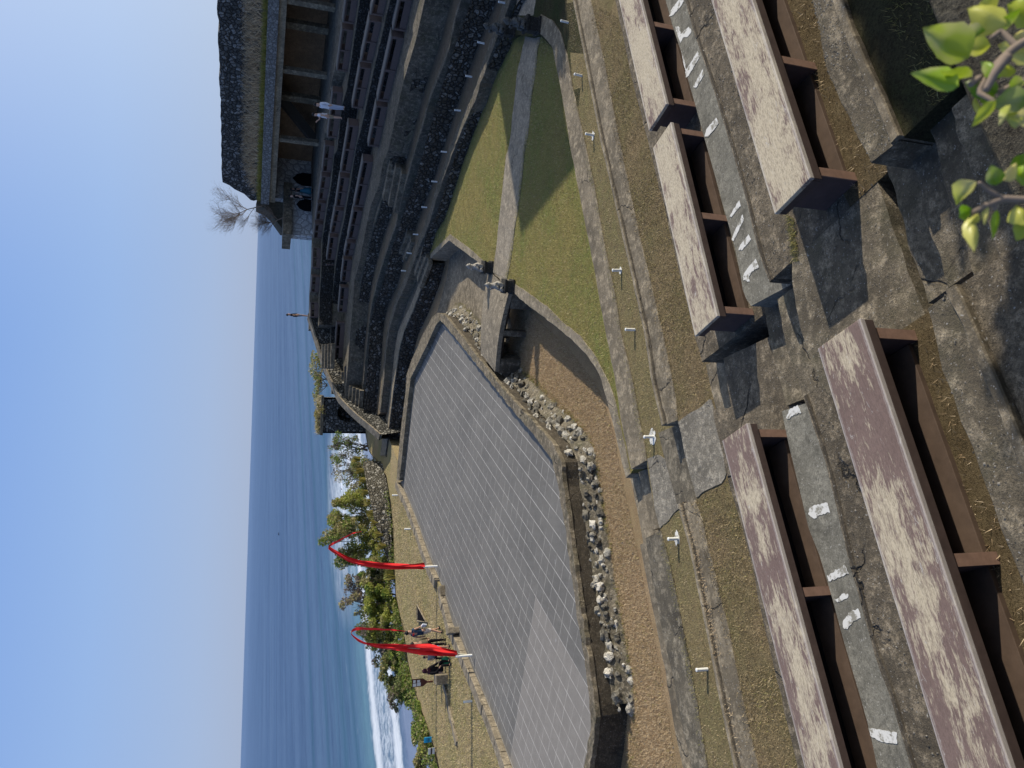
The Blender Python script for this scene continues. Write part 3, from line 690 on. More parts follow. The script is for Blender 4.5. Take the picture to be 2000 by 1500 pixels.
W3b = ext(XY(PL(1.35, [(876, 0), (862, 60), (844, 120), (832, 160), (818, 210), (806, 260), (792, 310), (780, 362), (762, 420), (748, 460), (732, 520), (726, 550), (718, 600), (715, 640), (710, 690), (707, 720), (703, 770)])), 12)
R1 = ext(XY(PL(2.4, [(830, 0), (812, 80), (788, 160), (770, 240), (758, 296), (748, 316), (740, 362), (724, 402), (714, 450), (702, 510), (692, 550), (688, 610), (682, 670), (680, 710), (676, 750), (674, 780)])), 12)
seat1 = [(778, 0), (765, 62), (735, 199), (718, 286), (708, 310), (690, 405), (678, 467), (671, 500), (666, 540), (660, 611), (657, 626), (651, 726)]
seat2 = [(728, 0), (703, 122), (686, 214), (674, 266), (664, 340), (654, 404), (644, 456), (637, 508), (632, 560), (630, 594), (627, 676)]
seat3 = [(674, 0), (668, 48), (655, 150), (646, 185), (638, 272), (633, 280), (628, 338), (620, 391), (615, 430), (611, 464), (609, 530), (606, 575), (605, 622)]
Z1, Z2, Z3, ZR = 2.4, 3.3, 4.2, 4.78
SH = .6
S1, S2, S3 = [ext(XY(PL(z+SH, s)), 12, .6) for z, s in ((Z1, seat1), (Z2, seat2), (Z3, seat3))]
R2 = off(S2, .75); R3 = off(S3, .75); RR = off(S3, -.75)
def tier(name, A, B, z, mat, zb=-1.0, rough=.02, step=.5, seed=0): return slab(name, A, B, z, zb, mat, step, rough, seed=seed)
tier('lamp_terrace', W1, off(W2b, -.9), .47, 'far_path', seed=31)
slab('terrace_kerb', off(W1, .02), off(W1, -.55), .50, -.5, 'shadeconc', .4, .06, seed=32)
tier('upper_terrace', W2, off(W3b, -.9), 1.35, 'far_path', seed=33)
slab('terrace_kerb', off(W2, .02), off(W2, -.25), 1.38, .3, 'shadeconc', .4, .04, seed=34)
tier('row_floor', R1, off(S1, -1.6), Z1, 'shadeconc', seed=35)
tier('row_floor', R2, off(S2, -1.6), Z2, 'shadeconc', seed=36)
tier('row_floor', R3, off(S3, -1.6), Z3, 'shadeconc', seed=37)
RRs = resample(RR, 80); kcut = next(i for i, p in enumerate(RRs) if proj((p[0], p[1], ZR))[1] > 470)
tier('rim_floor', RRs[:kcut], off(RRs[:kcut], -13), ZR, 'conc_d', zb=-3, seed=38)
tier('rim_floor', RRs[kcut-1:], off(RRs[kcut-1:], -.7), ZR+.005, 'conc_d', zb=-3, seed=39)
rockface('retaining_wall', ext(XY(PL(.0, lawn_far)), 14), -.02, .46, 'rock', 'lowest dark rubble wall along the shaded edge of the lawn', amp=.10)
rockface('retaining_wall', off(W2b, .05), .46, 1.34, 'rock', 'dark rubble wall behind the path with the little white lamps', amp=.10)
rockface('retaining_wall', off(W3b, .05), 1.34, 2.02, 'rock', 'uppermost dark rubble wall below the first far row of benches', amp=.10)
slab('wall_ledge', off(W3b, -.10), off(W3b, -.6), 2.05, 1.0, 'shadeconc', .5, .04, seed=40)
rockface('retaining_wall', off(R2, .0), Z1, Z2-.03, 'rock_riser', 'dark stone riser behind the lowest far row of benches', amp=.04, cell=.4)
rockface('retaining_wall', off(R3, .0), Z2, Z3-.03, 'rock_riser', 'dark stone riser behind the middle far row of benches', amp=.04, cell=.4)
# ramp beside the moat, ending at the parapet
RPl = XY(PL(0, [(826, 520), (820, 550), (800, 600), (780, 640), (772, 670), (768, 710), (762, 760), (754, 810), (748, 850), (742, 890)]))
RPr = XY(PL(0, [(836, 512), (826, 552), (808, 602), (789, 646), (780, 680), (774, 720), (768, 762), (763, 806), (757, 852), (752, 890)]))
slab('moat_ramp', RPr, RPl, 0.0, -1, 'conc_l', .3, .03, seed=41)
m = MB(); m.prism(RPl + off(W1, -.4)[::-1][:9], -1, -.04); tag(m.build('ramp_ground', 'shadeconc'), kind='structure')
rockface('retaining_wall', RPr, -.92, -.03, 'rock', 'rubble wall dropping from the pale ramp into the moat', amp=.10)
# small stair flights between the tiers
def flight(base, d, n, w, z0, z1, depth, lab):
    "base: point at foot, d: unit vector pointing up the flight"
    t = thing('stone_steps', lab, 'steps', (base[0], base[1], z0), group=None)
    sx = (-d[1], d[0])
    for i in range(n):
        m = MB(); L = depth*(n-i)
        c = (base[0]+d[0]*(depth*i+L/2), base[1]+d[1]*(depth*i+L/2)); za = z0-.1; zb = z0+(z1-z0)*(i+1)/(n+1)
        m.box((c[0], c[1], (za+zb)/2), (L, w, zb-za), math.atan2(d[1], d[0])); m.build('tread', 'conc_d', t, bevel=.015)
    return t
def face_dir(p, q):
    d = np.array(q[:2])-np.array(p[:2]); d /= np.linalg.norm(d); return d
def steps_at(px, py, z0, z1, w, lab, pl, depth=.32, n=3):
    p = np.array(P(px, py, z0)[:2]); q = min(range(len(pl)-1), key=lambda i: abs(np.cross(np.array(pl[i+1])-np.array(pl[i]), p-np.array(pl[i])))/length(pl[i:i+2]) + (0 if np.dot(p-np.array(pl[i]), np.array(pl[i+1])-np.array(pl[i])) > -.2 and np.dot(p-np.array(pl[i+1]), np.array(pl[i])-np.array(pl[i+1])) > -.2 else 99))
    a, b = np.array(pl[q]), np.array(pl[q+1]); t = (b-a)/np.linalg.norm(b-a); nrm = np.array([t[1], -t[0]])
    foot = a+t*np.dot(p-a, t); return flight(tuple(foot-nrm*depth*n), tuple(nrm), n, w, z0, z1, depth, lab)
FR = off(resample(RR, 60), 0)
steps_at(782, 350, 1.35, 2.4, 2.6, 'dark stone steps through the upper rubble wall between two far benches', R1, .5)
steps_at(800, 425, .47, 1.35, 2.4, 'dark stone steps below the other flight, climbing from the lamp path', W2, .4)
steps_at(830, 510, 0.0, .47, 2.4, 'lowest dark stone steps, leading down from the lamp path to the moat ramp', W1, .4)
for px, py, z0, z1, lab, pl in ((657, 690, Z2, Z3, 'topmost steps beside the parapet at the end of the rows', R3), (676, 752, Z1, Z2, 'steps beside the parapet at the left end of the middle row', R2),
        (703, 776, 1.4, 2.4, 'steps beside the parapet below the first far row', R1), (722, 802, .5, 1.35, 'lowest sunlit steps next to the foot of the parapet', W2)):
    steps_at(px, py, z0, z1, 1.7, lab, pl, .33, 4)
# ---- sloping parapet that closes the rows
pp = []
for px, py, yy in ((604, 622, 58.6), (618, 668, 58.5), (630, 705, 58.0), (645, 745, 56.9), (665, 785, 55.4), (685, 806, 54.1), (700, 820, 53.2), (722, 838, 51.8), (744, 857, 50.4)): pp.append(Y(px, py, yy))
t = thing('parapet', 'sloping rubble parapet with a pale coping closing the far ends of the rows', 'parapet', (pp[4][0], pp[4][1], 0))
A = resample(pp, 40); m = MB(); wn = (.67, -.74)
def sh(p, d, dz): return (p[0]+wn[0]*d, p[1]+wn[1]*d, p[2]+dz)
wall_f = [sh(p, .42+.06*mnoise.noise(Vector(p)*2), -.02) for p in A]
m.strip([(p[0]+wn[0]*.45, p[1]+wn[1]*.45, -1) for p in wall_f], wall_f); m.strip([(q[0], q[1], -1) for q in A], A[::1]); m.strip(wall_f, A)
m.build('wall', 'rock_par', t)
m = MB(); cA = [sh(p, -.12, .02) for p in A]; cB = [sh(p, .5, .02) for p in A]; cC = [sh(p, .5, .14) for p in A]; cD = [sh(p, -.12, .14) for p in A]
m.strip(cA, cB); m.strip(cB, cC); m.strip(cC, cD); m.strip(cD, cA); m.build('coping', 'conc_l', t)
# ---- little arched shelter behind the parapet
yy = 62.0; a = Y(632, 776, yy); b = Y(634, 846, yy)
t = thing('stone_shelter', 'small dark stone shelter with a round arch and grass on its roof, behind the parapet', 'shelter', ((a[0]+b[0])/2, yy, 0))
x0, x1, zt = b[0], a[0], a[2]
ac = Y(674, 806, yy); ra = .72
m = MB(); pts = [(x0, 0-2), (x1, -2), (x1, zt), (x0, zt)]
ring = [(ac[0]+ra*math.cos(k*PI/12), ac[2]-.1+ra*math.sin(k*PI/12)) for k in range(13)]
out = [(x1, -2), (x1, ac[2]-.1)] + [(x1, zt)]*5 + [((x0+x1)/2, zt)] + [(x0, zt)]*5 + [(x0, ac[2]-.1), (x0, -2)]
inn = [(ac[0]+ra, -2)]+ring+[(ac[0]-ra, -2)]
out = out[:2]+out[2:]
no = len(inn); oo = [out[min(i, len(out)-1)] for i in range(no)]
m.strip([(p[0], yy, p[1]) for p in oo], [(p[0], yy, p[1]) for p in inn]); m.strip([(p[0], yy, p[1]) for p in inn], [(p[0], yy+1.2, p[1]) for p in inn])
m.box(((x0+x1)/2, yy+1.6, zt/2-1), (x1-x0-.02, .8, zt+2)); m.box((x0+.06, yy+.6, zt/2-1), (.12, 1.2, zt+1.9)); m.box((x1-.06, yy+.6, zt/2-1), (.12, 1.2, zt+1.9))
m.build('wall', 'rock_top', t)
m = MB(); m.box(((x0+x1)/2, yy+1.4, zt+.08), (x1-x0+.3, 3.2, .2)); m.build('roof', 'conc_d', t)
rp_ = [(x0-.1, yy), (x1+.1, yy), (x1+.1, yy+2.8), (x0-.1, yy+2.8)]
SHELTER = (rp_, zt+.18)

# ================================================================== PAVILION ON THE RIM
bA, bB = np.array(P(656, 8, ZR)[:2]), np.array(P(623.5, 275, ZR)[:2]); bd = (bB-bA)/np.linalg.norm(bB-bA); bn = np.array([bd[1], -bd[0]])   # bn: away from the stage
def bp(py, px=620, o=0.0):
    "point of the front line seen at photo row py, pushed back by o"
    lo, hi = -30.0, 40.0
    for _ in range(50):
        mid = (lo+hi)/2; q = bA+bd*mid+bn*o
        if proj((q[0], q[1], 6))[1] < py: lo = mid
        else: hi = mid
    q = bA+bd*lo+bn*o; return (float(q[0]), float(q[1]))
def bz(px, py, o=0.0): q = bp(py, px, o); return Y(px, py, q[1])[2]
zc = (bz(562, 8)+bz(543, 275))/2; zs = (bz(533, 8)+bz(518, 275))/2+.2
end_ = bp(398); far_ = (bA-bd*9).tolist(); L_ = math.dist(end_, far_)
pv = thing('rim_pavilion', 'long dark stone pavilion with columns and a grass roof on the rim above the benches', 'pavilion', (float(bA[0]), float(bA[1]), ZR))
def line(o, dz=0): return [(far_[0]+bn[0]*o, far_[1]+bn[1]*o), (end_[0]+bn[0]*o, end_[1]+bn[1]*o)]
slab('fascia', line(-.35), line(9), zs, zc+.42, 'block', .6, .03, parent=pv, seed=51)
slab('beam', line(-.1), line(.5), zc+.42, zc, 'conc_l', .6, .02, parent=pv, seed=52)
slab('ceiling', line(.5), line(9), zc+.43, zc+.2, 'conc_d', .8, .01, parent=pv, seed=53)
slab('back_wall', line(4.2), line(4.8), zc+.3, ZR-.5, 'dark_in', .5, .06, parent=pv, seed=54)
for py in (8, 142, 275, -130):
    q = bp(py, o=.2); m = MB(); m.box((q[0], q[1], (ZR+zc)/2), (.34, .34, zc-ZR), math.atan2(bd[1], bd[0])); m.build('column', 'conc', pv, bevel=.02)
for py in (52, 192):
    q = bp(py, o=2.6); m = MB(); m.box((q[0], q[1], (ZR+zc)/2+.1), (.5, .4, zc-ZR+.2), math.atan2(bd[1], bd[0])); m.build('column', 'conc_d', pv, bevel=.02)
q0, q1 = bp(192, o=2.9), bp(266, o=2.9); m = MB(); m.tube([(q0[0], q0[1], zc+.1), (q1[0], q1[1], ZR+.2)], [.42, .42], 4); m.build('stair_beam', 'dkbeam', pv)
# grass slope of the roof and the stone wall on top
zw0, zw1 = 9.75, (bz(443, 5, 3.2)+bz(451, 360, 3.2))/2+.6
m = MB(); A = [(p[0], p[1], zs+.02) for p in resample(line(.1), 40)]; B = [(p[0], p[1], zw0+.15*mnoise.noise(Vector((p[0], p[1], 0)))) for p in resample(line(3.2), 40)]
m.strip(A, B); m.build('grass_slope', 'straw', pv)
u3 = lambda p_: (p_[0]-bn[0]*3.1, p_[1]-bn[1]*3.1)
lw = resample([far_, u3(bp(370, o=3.1)), ], 60); m = MB()
topz = [zw1+.10*mnoise.noise(Vector((p[0]*1.3, p[1]*1.3, 4))) for p in lw]
eend = [u3(bp(k_, o=3.1)) for k_ in (374, 381, 389, 399)]; lw = lw+eend; topz += [zw1-.5, zw1-.9, zw1-1.6, zw1-2.1]
F3 = [(p[0]+bn[0]*3.1, p[1]+bn[1]*3.1) for p in lw]; B3 = [(p[0]+bn[0]*6, p[1]+bn[1]*6) for p in lw]
rows = []
for j in range(9):
    rows.append([(p[0]-bn[0]*.12*mnoise.noise(Vector((p[0]*2.2, p[1]*2.2, j*.7))), p[1], 8.2+(tz-8.2)*j/8) for p, tz in zip(F3, topz)])
for a_, b_ in zip(rows, rows[1:]): m.strip(a_, b_)
m.strip(rows[-1], [(p[0], p[1], tz) for p, tz in zip(B3, topz)])
m.strip([rows[0][-1], rows[4][-1], rows[-1][-1]], [(B3[-1][0], B3[-1][1], 8.2), (B3[-1][0], B3[-1][1], 8.8), (B3[-1][0], B3[-1][1], topz[-1])])
m.build('rubble_wall', 'rock_top', pv)
# block wall with pointed niches, in two lengths with slab roofs
wa, wb, wc = P(608, 306, ZR), P(608, 394, ZR), P(608, 462, ZR)
nw = thing('niche_wall', 'pale block wall with two dark pointed niches and slab roof, left of the columns', 'wall', (wb[0], wb[1], ZR))
def upz(px, py, q): return Y(px, py, q[1])[2]
wd = np.array(wc[:2])-np.array(wa[:2]); wd /= np.linalg.norm(wd); wn2 = np.array([-wd[1], wd[0]]) if np.array([-wd[1], wd[0]])[1] > 0 else np.array([wd[1], -wd[0]])
zt1, zt2 = upz(553, 350, wb)+1.1, upz(570, 430, wc)
def nwall(p, q, z, nm='wall'):
    a_, b_ = np.array(p[:2]), np.array(q[:2]); return slab(nm, [tuple(a_), tuple(b_)], [tuple(a_+wn2*.5), tuple(b_+wn2*.5)], z, ZR-1, 'block_l', .4, .02, parent=nw)
bkp = [Y(a_, b_, 61.2) for a_, b_ in ((500, 398), (514, 404), (528, 415), (540, 432), (550, 446), (566, 448), (566, 380), (505, 380))]
m = MB(); nb_ = len(bkp); m.add([(p[0], p[1]+.4*mnoise.noise(Vector(p)), p[2]) for p in bkp]+[(p[0], p[1]+3, p[2]) for p in bkp], [tuple(range(nb_))]+[(i, (i+1) % nb_, nb_+(i+1) % nb_, nb_+i) for i in range(nb_)])
tag(m.build('earth_bank', 'straw'), 'dark overgrown earth bank at the stepped end of the pavilion, above the slab roof', 'bank')
nwall(wa, wb, zt1); nwall(np.array(wb[:2])+wd*.01, wc, zt2)
for py, zk, s in ((352, 571, 1.0), (402, 578, .9)):
    k = P(608, py, ZR); m = MB(); w_ = .62*s; z0_ = ZR; z1_ = upz(zk, py, k)
    prof = [(-w_, z0_), (w_, z0_), (w_, z0_+(z1_-z0_)*.45), (w_*.7, z0_+(z1_-z0_)*.75), (0, z1_), (-w_*.7, z0_+(z1_-z0_)*.75), (-w_, z0_+(z1_-z0_)*.45)]
    f_ = [(k[0]+wd[0]*a_-wn2[0]*.012, k[1]+wd[1]*a_-wn2[1]*.012, b_) for a_, b_ in prof]; m.add(f_, [tuple(range(7))]); m.build('niche', 'black', nw)  # flat black shape stands for the shade inside the niche
for p, q, za, pxo in ((wb, wc, zt2, 0),):
    a_, b_ = np.array(p[:2])-wd*1.2, np.array(q[:2])+wd*.3
    slab('roof', [tuple(a_-wn2*.5), tuple(b_-wn2*.5)], [tuple(a_+wn2*1.5), tuple(b_+wn2*1.5)], za+.62, za+.02, 'conc_d', .6, .03, parent=nw)
bpy.context.view_layer.update()

# ================================================================== STAGE
st = thing('stage', 'grey slab stage with pale joint lines and a low concrete rim in the moat', 'stage', (-5, 28, 0))
m = MB(); sp = stage_poly; m.prism(sp, -1, -.2); m.build('floor', 'stage', st)
slab('rim', SN, SI, .03, -.10, 'conc_r', .16, .055, parent=st, seed=60)
slab('rim', SFo, SFi, .06, -1, 'conc_r', .2, .03, parent=st, seed=61)
Wi = off(SN, -.10) if off(SN, .1)[0][0] < SN[0][0] else off(SN, -.10)
def wall_under(pl, z0, z1, d, mat, nm):
    A = [(p[0], p[1], z0) for p in off(pl, -d)]; A2 = [(p[0], p[1], z1) for p in off(pl, -d)]; mm = MB(); mm.strip(A, A2); return mm.build(nm, mat, st)
SNr = resample(SN, 120)
sgn = 1 if np.dot(np.array(off(SNr, .1)[60])-np.array(SNr[60]), np.array([-5, 28])-np.array(SNr[60])) > 0 else -1    # +: left is inwards
m = MB(); a_ = off(SNr, sgn*.03); m.strip([(p[0], p[1], -1) for p in a_], [(p[0], p[1], -.09) for p in a_]); m.build('wall', 'dirtface', st)
m = MB()
cells = resample(SN, int(length(SN)/.20))
outv = off(cells, -sgn*1.0)
for i, (p, q) in enumerate(zip(cells, outv)):
    near = proj((p[0], p[1], 0))[0] > 1095
    if proj((p[0], p[1], 0))[1] > 1392: continue
    for j in range(5 if near else 4):
        z = random.uniform(-.92, -.44 if near else -.28); r = random.choice((.04, .05, .06, .08, .10, .14)); d = random.uniform(-.04, .07)+(-.42-z)*.75-r*.35
        m.blob((p[0]+(q[0]-p[0])*d+random.uniform(-.1, .1), p[1]+(q[1]-p[1])*d+random.uniform(-.1, .1), z), (r*random.uniform(.8, 1.4), r*random.uniform(.8, 1.4), r*random.uniform(.6, 1)), 2, .3, 2.0, i*3+j)
m.build('rocks', 'boulder', st)
m = MB(); SNc = [p for p in SNr if proj((p[0], p[1], 0))[1] < 1395]; a_ = off(SNc, -sgn*.03); b_ = off(SNc, -sgn*.46)
m.strip([(p[0], p[1], -.46+.05*mnoise.noise(Vector((p[0]*3, p[1]*3, 1)))) for p in a_], [(p[0]+.06*mnoise.noise(Vector((p[0]*4, p[1]*4, 1))), p[1], -.93) for p in b_]); m.build('rock_wall', 'rubble_soil', st)
# stone edging between stage and field
ed = thing('stone_edging', 'pale stone edging along the sea side of the stage', 'edging', (SL[8][0], SL[8][1], 0))
sl = resample(SL, 46); s_in = off(sl, .10); s_in = s_in if np.dot(np.array(s_in[20])-np.array(sl[20]), np.array([-5, 28])-np.array(sl[20])) > 0 else off(sl, -.10)
so = off(sl, -.38) if True else None
if np.dot(np.array(so[20])-np.array(sl[20]), np.array([-5, 28])-np.array(sl[20])) > 0: so = off(sl, .38)
for i in range(45):
    if i in (20, 21): continue
    m = MB(); k = random.uniform(.0, .05)
    q = [s_in[i], s_in[i+1], so[i+1], so[i]]; c = np.mean(np.array(q), 0); q = [tuple(c+(np.array(v)-c)*.97) for v in q]
    m.prism(q, -.5, .02+k); m.build('edge_stone', 'conc_l', ed, bevel=.02)

# ================================================================== BRIDGE
br = thing('footbridge', 'low pale concrete footbridge from the lawn path over the moat to the stage', 'bridge', (2.3, 27.9, -.9))
bl0, bl1, br0, br1 = [np.array(P(*q, .1)[:2]) for q in ((952, 527), (937, 690), (993, 566), (965, 726))]
m = MB(); n = 12; rows = [[], [], [], []]
for i in range(n+1):
    k = i/n; arch = .10*math.sin(PI*k); a_ = bl0+(bl1-bl0)*k; b_ = br0+(br1-br0)*k; z = .06+arch
    for r, (v, zz) in enumerate(((a_, z), (b_, z), (b_, z-.16), (a_, z-.16))): rows[r].append((v[0], v[1], zz))
for r in range(4): m.strip(rows[r], rows[(r+1) % 4])
m.build('deck', 'conc_l', br)
for side, (v0, v1) in (('n', (br0, br1)), ('f', (bl0, bl1))):
    m = MB(); ctr = (bl0+bl1+br0+br1)/4
    for k0, k1 in ((.0, .22), (.84, 1.02)):
        m = MB()
        a_, b_ = v0+(v1-v0)*k0, v0+(v1-v0)*k1; inw = (ctr-(a_+b_)/2); inw -= (v1-v0)*np.dot(inw, v1-v0)/np.dot(v1-v0, v1-v0); inw = inw/np.linalg.norm(inw)
        m.prism([tuple(a_+inw*.02), tuple(b_+inw*.02), tuple(b_+inw*.5), tuple(a_+inw*.5)], -.92, -.09); m.build('abutment', 'conc_d', br)
for k, v0, v1, ins in ((.52, br0, br1, .14), (.52, bl0, bl1, -.14), (.3, bl0, bl1, -.14), (.75, bl0, bl1, -.14)):
    q = v0+(v1-v0)*k; dd = (v1-v0)/np.linalg.norm(v1-v0); nn = (bl0-br0)/np.linalg.norm(bl0-br0); q = q+nn*ins
    m = MB(); m.box((q[0], q[1], -.44), (.22, .22, .96), math.atan2(dd[1], dd[0])); m.build('pillar', 'conc_d', br, bevel=.02)
for z, ins in ((-.16, .16), (-.16, 1.4)):
    nn = (bl0-br0)/np.linalg.norm(bl0-br0); a_, b_ = br0+nn*ins, br1+nn*ins; m = MB(); m.tube([(a_[0], a_[1], z+.04), ((a_[0]+b_[0])/2, (a_[1]+b_[1])/2, z+.13), (b_[0], b_[1], z+.04)], .09, 4); m.build('beam', 'dkbeam', br)

# ================================================================== GUARDIAN STATUES
def skin(pts, edges, rad, name='tmp', sub=2):
    me = bpy.data.meshes.new(name); me.from_pydata(pts, edges, []); o = bpy.data.objects.new(name, me); COL.objects.link(o)
    o.modifiers.new('s', 'SKIN'); sv_ = me.skin_vertices
    if not sv_: 
        bpy.context.view_layer.objects.active = o; bpy.ops.mesh.customdata_skin_add(); sv_ = me.skin_vertices
    for i, r in enumerate(rad):
        sv_[0].data[i].radius = (r, r) if not hasattr(r, '__len__') else r
        sv_[0].data[i].use_root = (i == 0)
    s = o.modifiers.new('ss', 'SUBSURF'); s.levels = sub; s.render_levels = sub
    dg = bpy.context.evaluated_depsgraph_get(); ev = o.evaluated_get(dg); r = bpy.data.meshes.new_from_object(ev)
    bpy.data.objects.remove(o); bpy.data.meshes.remove(me)
    for p in r.polygons: p.use_smooth = True
    return r
def mobj(name, me, mat, parent):
    me.materials.clear(); me.materials.append(M[mat]); o = bpy.data.objects.new(name, me); COL.objects.link(o); o.parent = parent; me.name = name; return o
GUARD = None
def guardian(loc, rz, h, mat, pl_mat, label, ph):
    t = thing('guardian_statue', label, 'statue', loc, 0, 'squatting guardian statues at the ends of the path')
    m = MB(); m.box((loc[0], loc[1], loc[2]+ph*.1), (.52, .52, ph*.2), rz); m.box((loc[0], loc[1], loc[2]+ph*.5), (.42, .42, ph*.62), rz); m.box((loc[0], loc[1], loc[2]+ph*.9), (.5, .5, ph*.2), rz)
    m.build('plinth', pl_mat, t, bevel=.015)
    s = h
    pts = [(0, .03, .14), (0, .02, .36), (0, -.01, .56), (0, -.03, .66), (0, -.05, .78), (0, -.03, .92), (0, .02, 1.02),
           (.17, .0, .55), (.27, -.1, .40), (.19, -.22, .36), (-.17, 0, .55), (-.29, -.06, .42), (-.22, -.18, .55), (-.16, -.2, .72),
           (.16, -.02, .12), (.27, -.22, .26), (.22, -.2, .03), (-.16, -.02, .12), (-.27, -.22, .26), (-.22, -.2, .03), (0, -.16, .76), (.13, .0, .83), (-.13, .0, .83), (0, -.14, .25)]
    ed_ = [(0, 1), (1, 2), (2, 3), (3, 4), (4, 5), (5, 6), (2, 7), (7, 8), (8, 9), (2, 10), (10, 11), (11, 12), (12, 13), (0, 14), (14, 15), (15, 16), (0, 17), (17, 18), (18, 19), (4, 20), (4, 21), (4, 22), (0, 23)]
    rd = [.2, .2, .17, .09, .14, .11, .04, .09, .08, .06, .09, .08, .06, .07, .12, .1, .075, .12, .1, .075, .06, .04, .04, .1]
    me = skin([(a*s*.85, b*s*.85, c*s*.95) for a, b, c in pts], ed_, [r*s*1.25 for r in rd], sub=2)
    for v in me.vertices:
        d = .022*mnoise.noise(v.co*11)+.014*mnoise.noise(v.co*23); v.co += v.normal*d
    o = mobj('figure', me, mat, t); o.location = (0, 0, ph-.03); o.rotation_euler = (0, 0, rz)
    m = MB(); m.lathe([(.13*s, .80*s), (.155*s, .84*s), (.12*s, .9*s), (.13*s, .93*s), (.07*s, 1.0*s), (.02*s, 1.06*s)], 12)
    c_ = m.build('crown', mat, None, smooth=True); c_.parent = t; c_.location = (0, -.02, ph-.03); c_.rotation_euler = (0, 0, rz)
    return t
toward_stage = math.atan2(27-24, -5-12)+PI/2
guardian(P(960, 523, .02), toward_stage, .66, 'statue', 'plinth', 'sunlit pale squatting guardian statue at the bridge, the one farther from the viewer', .36)
guardian(P(1001, 560, .02), toward_stage, .66, 'statue', 'plinth', 'sunlit pale squatting guardian statue at the bridge, the one nearer the viewer', .36)
guardian(P(1003, 60, .27), toward_stage, .72, 'statue_d', 'plinth', 'shaded guardian statue at the upper end of the lawn path, beside the far terraces', .4)
guardian(P(1053, 52, .27), toward_stage, .72, 'statue_d', 'plinth', 'shaded guardian statue on a tall plinth where the near kerb curls round the path end', .5)
from mathutils.geometry import tessellate_polygon
# ================================================================== BENCHES
def near_bench(c0, c1, L, fz, seat, label, legs, flip=False):
    "c0: end centre point, c1: a point further along the bench; origin at the floor"
    d = np.array(c1[:2])-np.array(c0[:2]); d /= np.linalg.norm(d); ctr = np.array(c0[:2])+d*L/2
    rz = math.atan2(d[1], d[0]); rz = rz if abs(rz) < PI/2 else rz-math.copysign(PI, rz)
    t = thing('bench', label, 'bench', (0, 0, 0), 0, 'worn brown benches on the near terraces')
    m = MB(); m.box((0, 0, .575), (L, .56, .05)); m.build('seat', seat, t, bevel=.008)
    m = MB()
    for yy in (-.262, .262): m.box((0, yy, .505), (L-.012, .03, .088))
    for xx in (-L/2+.02, L/2-.02): m.box((xx, 0, .505), (.03, .49, .088))
    m.build('apron', 'bench_edge', t, bevel=.004)
    for k in legs:
        m = MB(); m.box((k, -.015, .232), (.10, .47, .455)); lg_ = m.build('leg', 'bench_leg', t, bevel=.006); m = MB(); m.box((k, -.253, .232), (.098, .012, .45)); m.build('leg_lit_face', 'leg_lit_face', lg_)  # thin strip carries the sunlit colour of the leg's near face
    m = MB(); m.box((0, .19, .16), (L-.35, .04, .28)); m.build('front_board', 'bench_under', t, bevel=.004)
    m = MB(); m.box((0, -.02, .035), (L-.35, .34, .06)); m.build('base_plank', 'bench_brown', t, bevel=.006)
    t.location = (ctr[0], ctr[1], fz); t.rotation_euler = (0, 0, rz)
    return t
def mid(a, b): return ((a[0]+b[0])/2, (a[1]+b[1])/2)
q1, q2 = PL(3.0, [(1358, 655), (1400, 620)]), PL(3.0, [(1275, 290), (1313, 250)])
near_bench(mid(*q1), mid(*q2), 3.2, 2.4, 'seat_pale', 'worn bench with bare cream seat just right of the aisle, lower near row', (-1.48, 0, 1.48))
p1 = PL(3.0, [(1265, 255), (1304, 204)])
near_bench(mid(*p1), (mid(*p1)[0]+.9, mid(*p1)[1]+.425), 3.4, 2.4, 'seat_pale', 'worn bench with streaky seat at the photo edge, lower near row right of the aisle', (-1.58, 0, 1.58))
r1, r2 = PL(3.0, [(1409, 858), (1460, 829)]), PL(3.0, [(1580, 1500), (1631, 1500)])
near_bench(mid(*r1), mid(*r2), 4.1, 2.4, 'seat', 'worn brown bench left of the aisle, on the lower near row behind the paint-marked kerb', (-1.93, .05, 1.93))
s1, s2 = PL(3.75, [(1513, 418), (1583, 348)]), PL(3.75, [(1380, 0), (1480, 0)])
near_bench(mid(*s1), mid(*s2), 3.3, 3.15, 'seat_pale', 'worn bench with cream flaking seat right of the aisle, on the upper near row', (-1.53, -.1, 1.53))
t1, t2 = PL(3.75, [(1598, 680), (1678, 622)]), PL(3.75, [(1845, 1500), (1975, 1500)])
near_bench(mid(*t1), mid(*t2), 4.1, 3.15, 'seat', 'large worn brown bench nearest the viewer, left of the aisle on the upper near row', (-1.93, .0, 1.93))

LF = 4.6
fbench = thing('far_bench', 'first', 'bench', (0, 0, 0), 0, 'dark benches in rows on the shaded far terraces')
m = MB(); m.box((0, 0, .575), (LF, .55, .06)); m.build('seat', 'seat_far', fbench, bevel=.01)
m = MB(); m.box((0, -.25, .515), (LF-.03, .03, .07)); m.build('apron', 'bench_edge', fbench)
for k in (-LF/2+.1, -.02, LF/2-.1):
    m = MB(); m.box((k, 0, .27), (.15, .54, .54)); m.build('leg', 'bench_far', fbench)
m = MB(); m.box((0, -.20, .15), (LF-.2, .05, .30)); m.build('front_board', 'bench_far', fbench)
rows_ = [('lowest', seat1, Z1, [(-75, 61), (63, 199), (200, 287), (308, 405), (406, 467), (470, 500), (502, 552), (556, 612), (625, 727)]),
         ('middle', seat2, Z2, [(-70, 30), (32, 122), (124, 212), (238, 338), (341, 404), (406, 455), (458, 508), (512, 552), (556, 593), (602, 676)]),
         ('top', seat3, Z3, [(-60, 47), (49, 140), (172, 271), (278, 337), (340, 390), (392, 430), (433, 466), (480, 526), (536, 573), (587, 622)])]
ordn = ['rightmost', 'second from the right', 'third from the right', 'fourth from the right', 'fifth from the right', 'fifth from the left', 'fourth from the left', 'third from the left', 'second from the left', 'leftmost']
first = True
